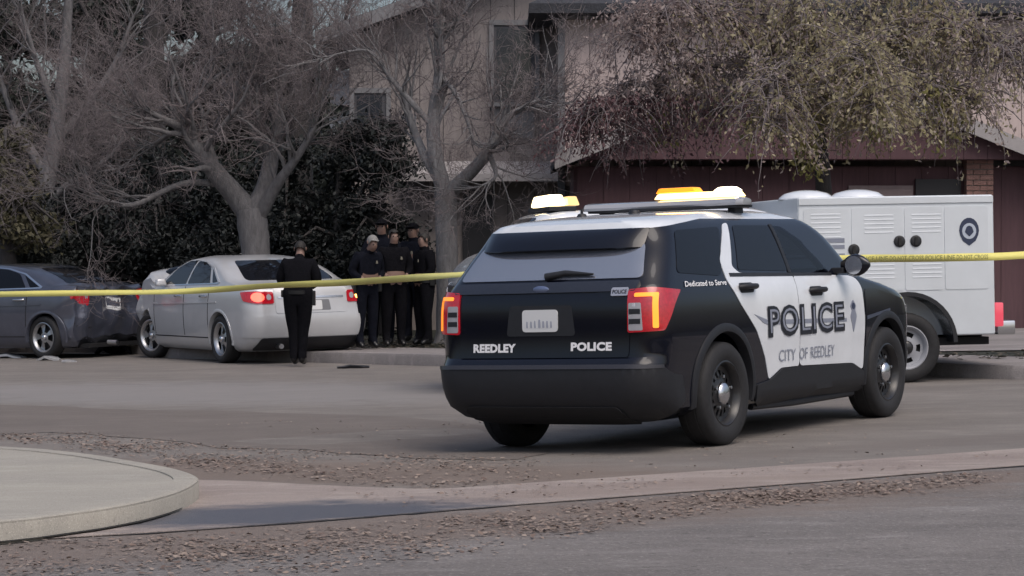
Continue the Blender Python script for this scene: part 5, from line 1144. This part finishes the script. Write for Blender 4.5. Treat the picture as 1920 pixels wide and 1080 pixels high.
# ---------------------------------------------------------------- fallen leaves, grass
def litter(name,regions,m,seed,size):
    rg=np.random.default_rng(seed); P=[]
    for (poly,n,z) in regions:
        a=[Vector(p) for p in poly]; xs=[p.x for p in a]; ys=[p.y for p in a]; cnt=0
        while cnt<n:
            x,y=rg.uniform(min(xs),max(xs)),rg.uniform(min(ys),max(ys)); ins=False; j=len(a)-1
            for i in range(len(a)):
                if (a[i].y>y)!=(a[j].y>y) and x<(a[j].x-a[i].x)*(y-a[i].y)/(a[j].y-a[i].y)+a[i].x: ins=not ins
                j=i
            if not ins: continue
            cl=math.sin(x*2.3+1)*math.sin(y*3.1)+.6*math.sin(x*5.7+y*4.1)
            if rg.random()>.45+.35*cl: continue
            k=rg.integers(1,5)
            for _ in range(k): P.append((x+rg.normal(0,.05),y+rg.normal(0,.07),gz(x,y)+z+.005+rg.random()*.007))
            cnt+=k
    C=np.array(P); n=len(C); a=rg.uniform(0,2*np.pi,n); tl=rg.normal(0,.16,(n,2)); d=np.stack([np.cos(a),np.sin(a),tl[:,0]],1); s=np.stack([-np.sin(a),np.cos(a),tl[:,1]],1); d/=np.linalg.norm(d,axis=1)[:,None]
    L=rg.uniform(size[0],size[1],n)[:,None]; W=L*rg.uniform(.4,.75,n)[:,None]; up=np.array([0,0,1.])*L*rg.uniform(.0,.12,n)[:,None]
    V=np.stack([C,C+d*L*.35+s*W*.5+up,C+d*L*.8+s*W*.3+up*.6,C+d*L+up*.2,C+d*L*.75-s*W*.35+up*.6,C+d*L*.3-s*W*.5+up],1).reshape(-1,3); i=np.arange(n)[:,None]*6
    o=link(name,fastmesh(name,V,i+np.array([[0,1,2,3,4,5]])),m); return tag(o,kind='stuff')
M_lit=leafmat('dead_leaves',(.125,.085,.068),(.22,.165,.135),(.31,.25,.21),trans=.05)
g=lambda *pp:[tuple(onground(x,y)[:2]) for x,y in pp]
o=litter('fallen_leaves',[(g((0,815),(160,812),(420,840),(780,850),(1040,868),(1120,892),(940,908),(800,922),(600,906),(450,888),(370,884),(250,860),(0,836)),2600,.0),(g((0,822),(200,820),(480,842),(620,870),(520,890),(390,885),(250,858),(100,842)),1400,.0),
   (g((0,1022),(350,1008),(680,985),(960,958),(1440,920),(1800,890),(1860,905),(1500,945),(1150,990),(900,1040),(600,1079),(0,1079)),4200,.004),(g((1250,935),(1440,918),(1860,890),(1870,912),(1500,945),(1290,962)),900,.004),(g((450,895),(800,928),(1400,886),(1920,850),(1920,868),(1400,905),(900,945),(760,955)),260,.014),(g((400,790),(1200,790),(1900,820),(1900,840),(1300,880),(900,860)),260,0)],M_lit,91,(.012,.044))
tag(o,'brown fallen leaves drifted along the gutter and road','leaves')
o=litter('verge_litter',[([(-9,38.5),(-2.5,34),(-.5,32.6),(3,29),(3,33),(-4,40),(-9,42)],5000,.15),([(5,26.8),(12,26.6),(12,35),(8.6,35),(8.6,28.6),(5,28.4)],3000,.15)],leafmat('verge_leaves',(.03,.03,.024),(.06,.055,.04),(.12,.10,.08)),92,(.05,.12))
tag(o,'dead leaves and grass tufts on the far lawn','leaves')
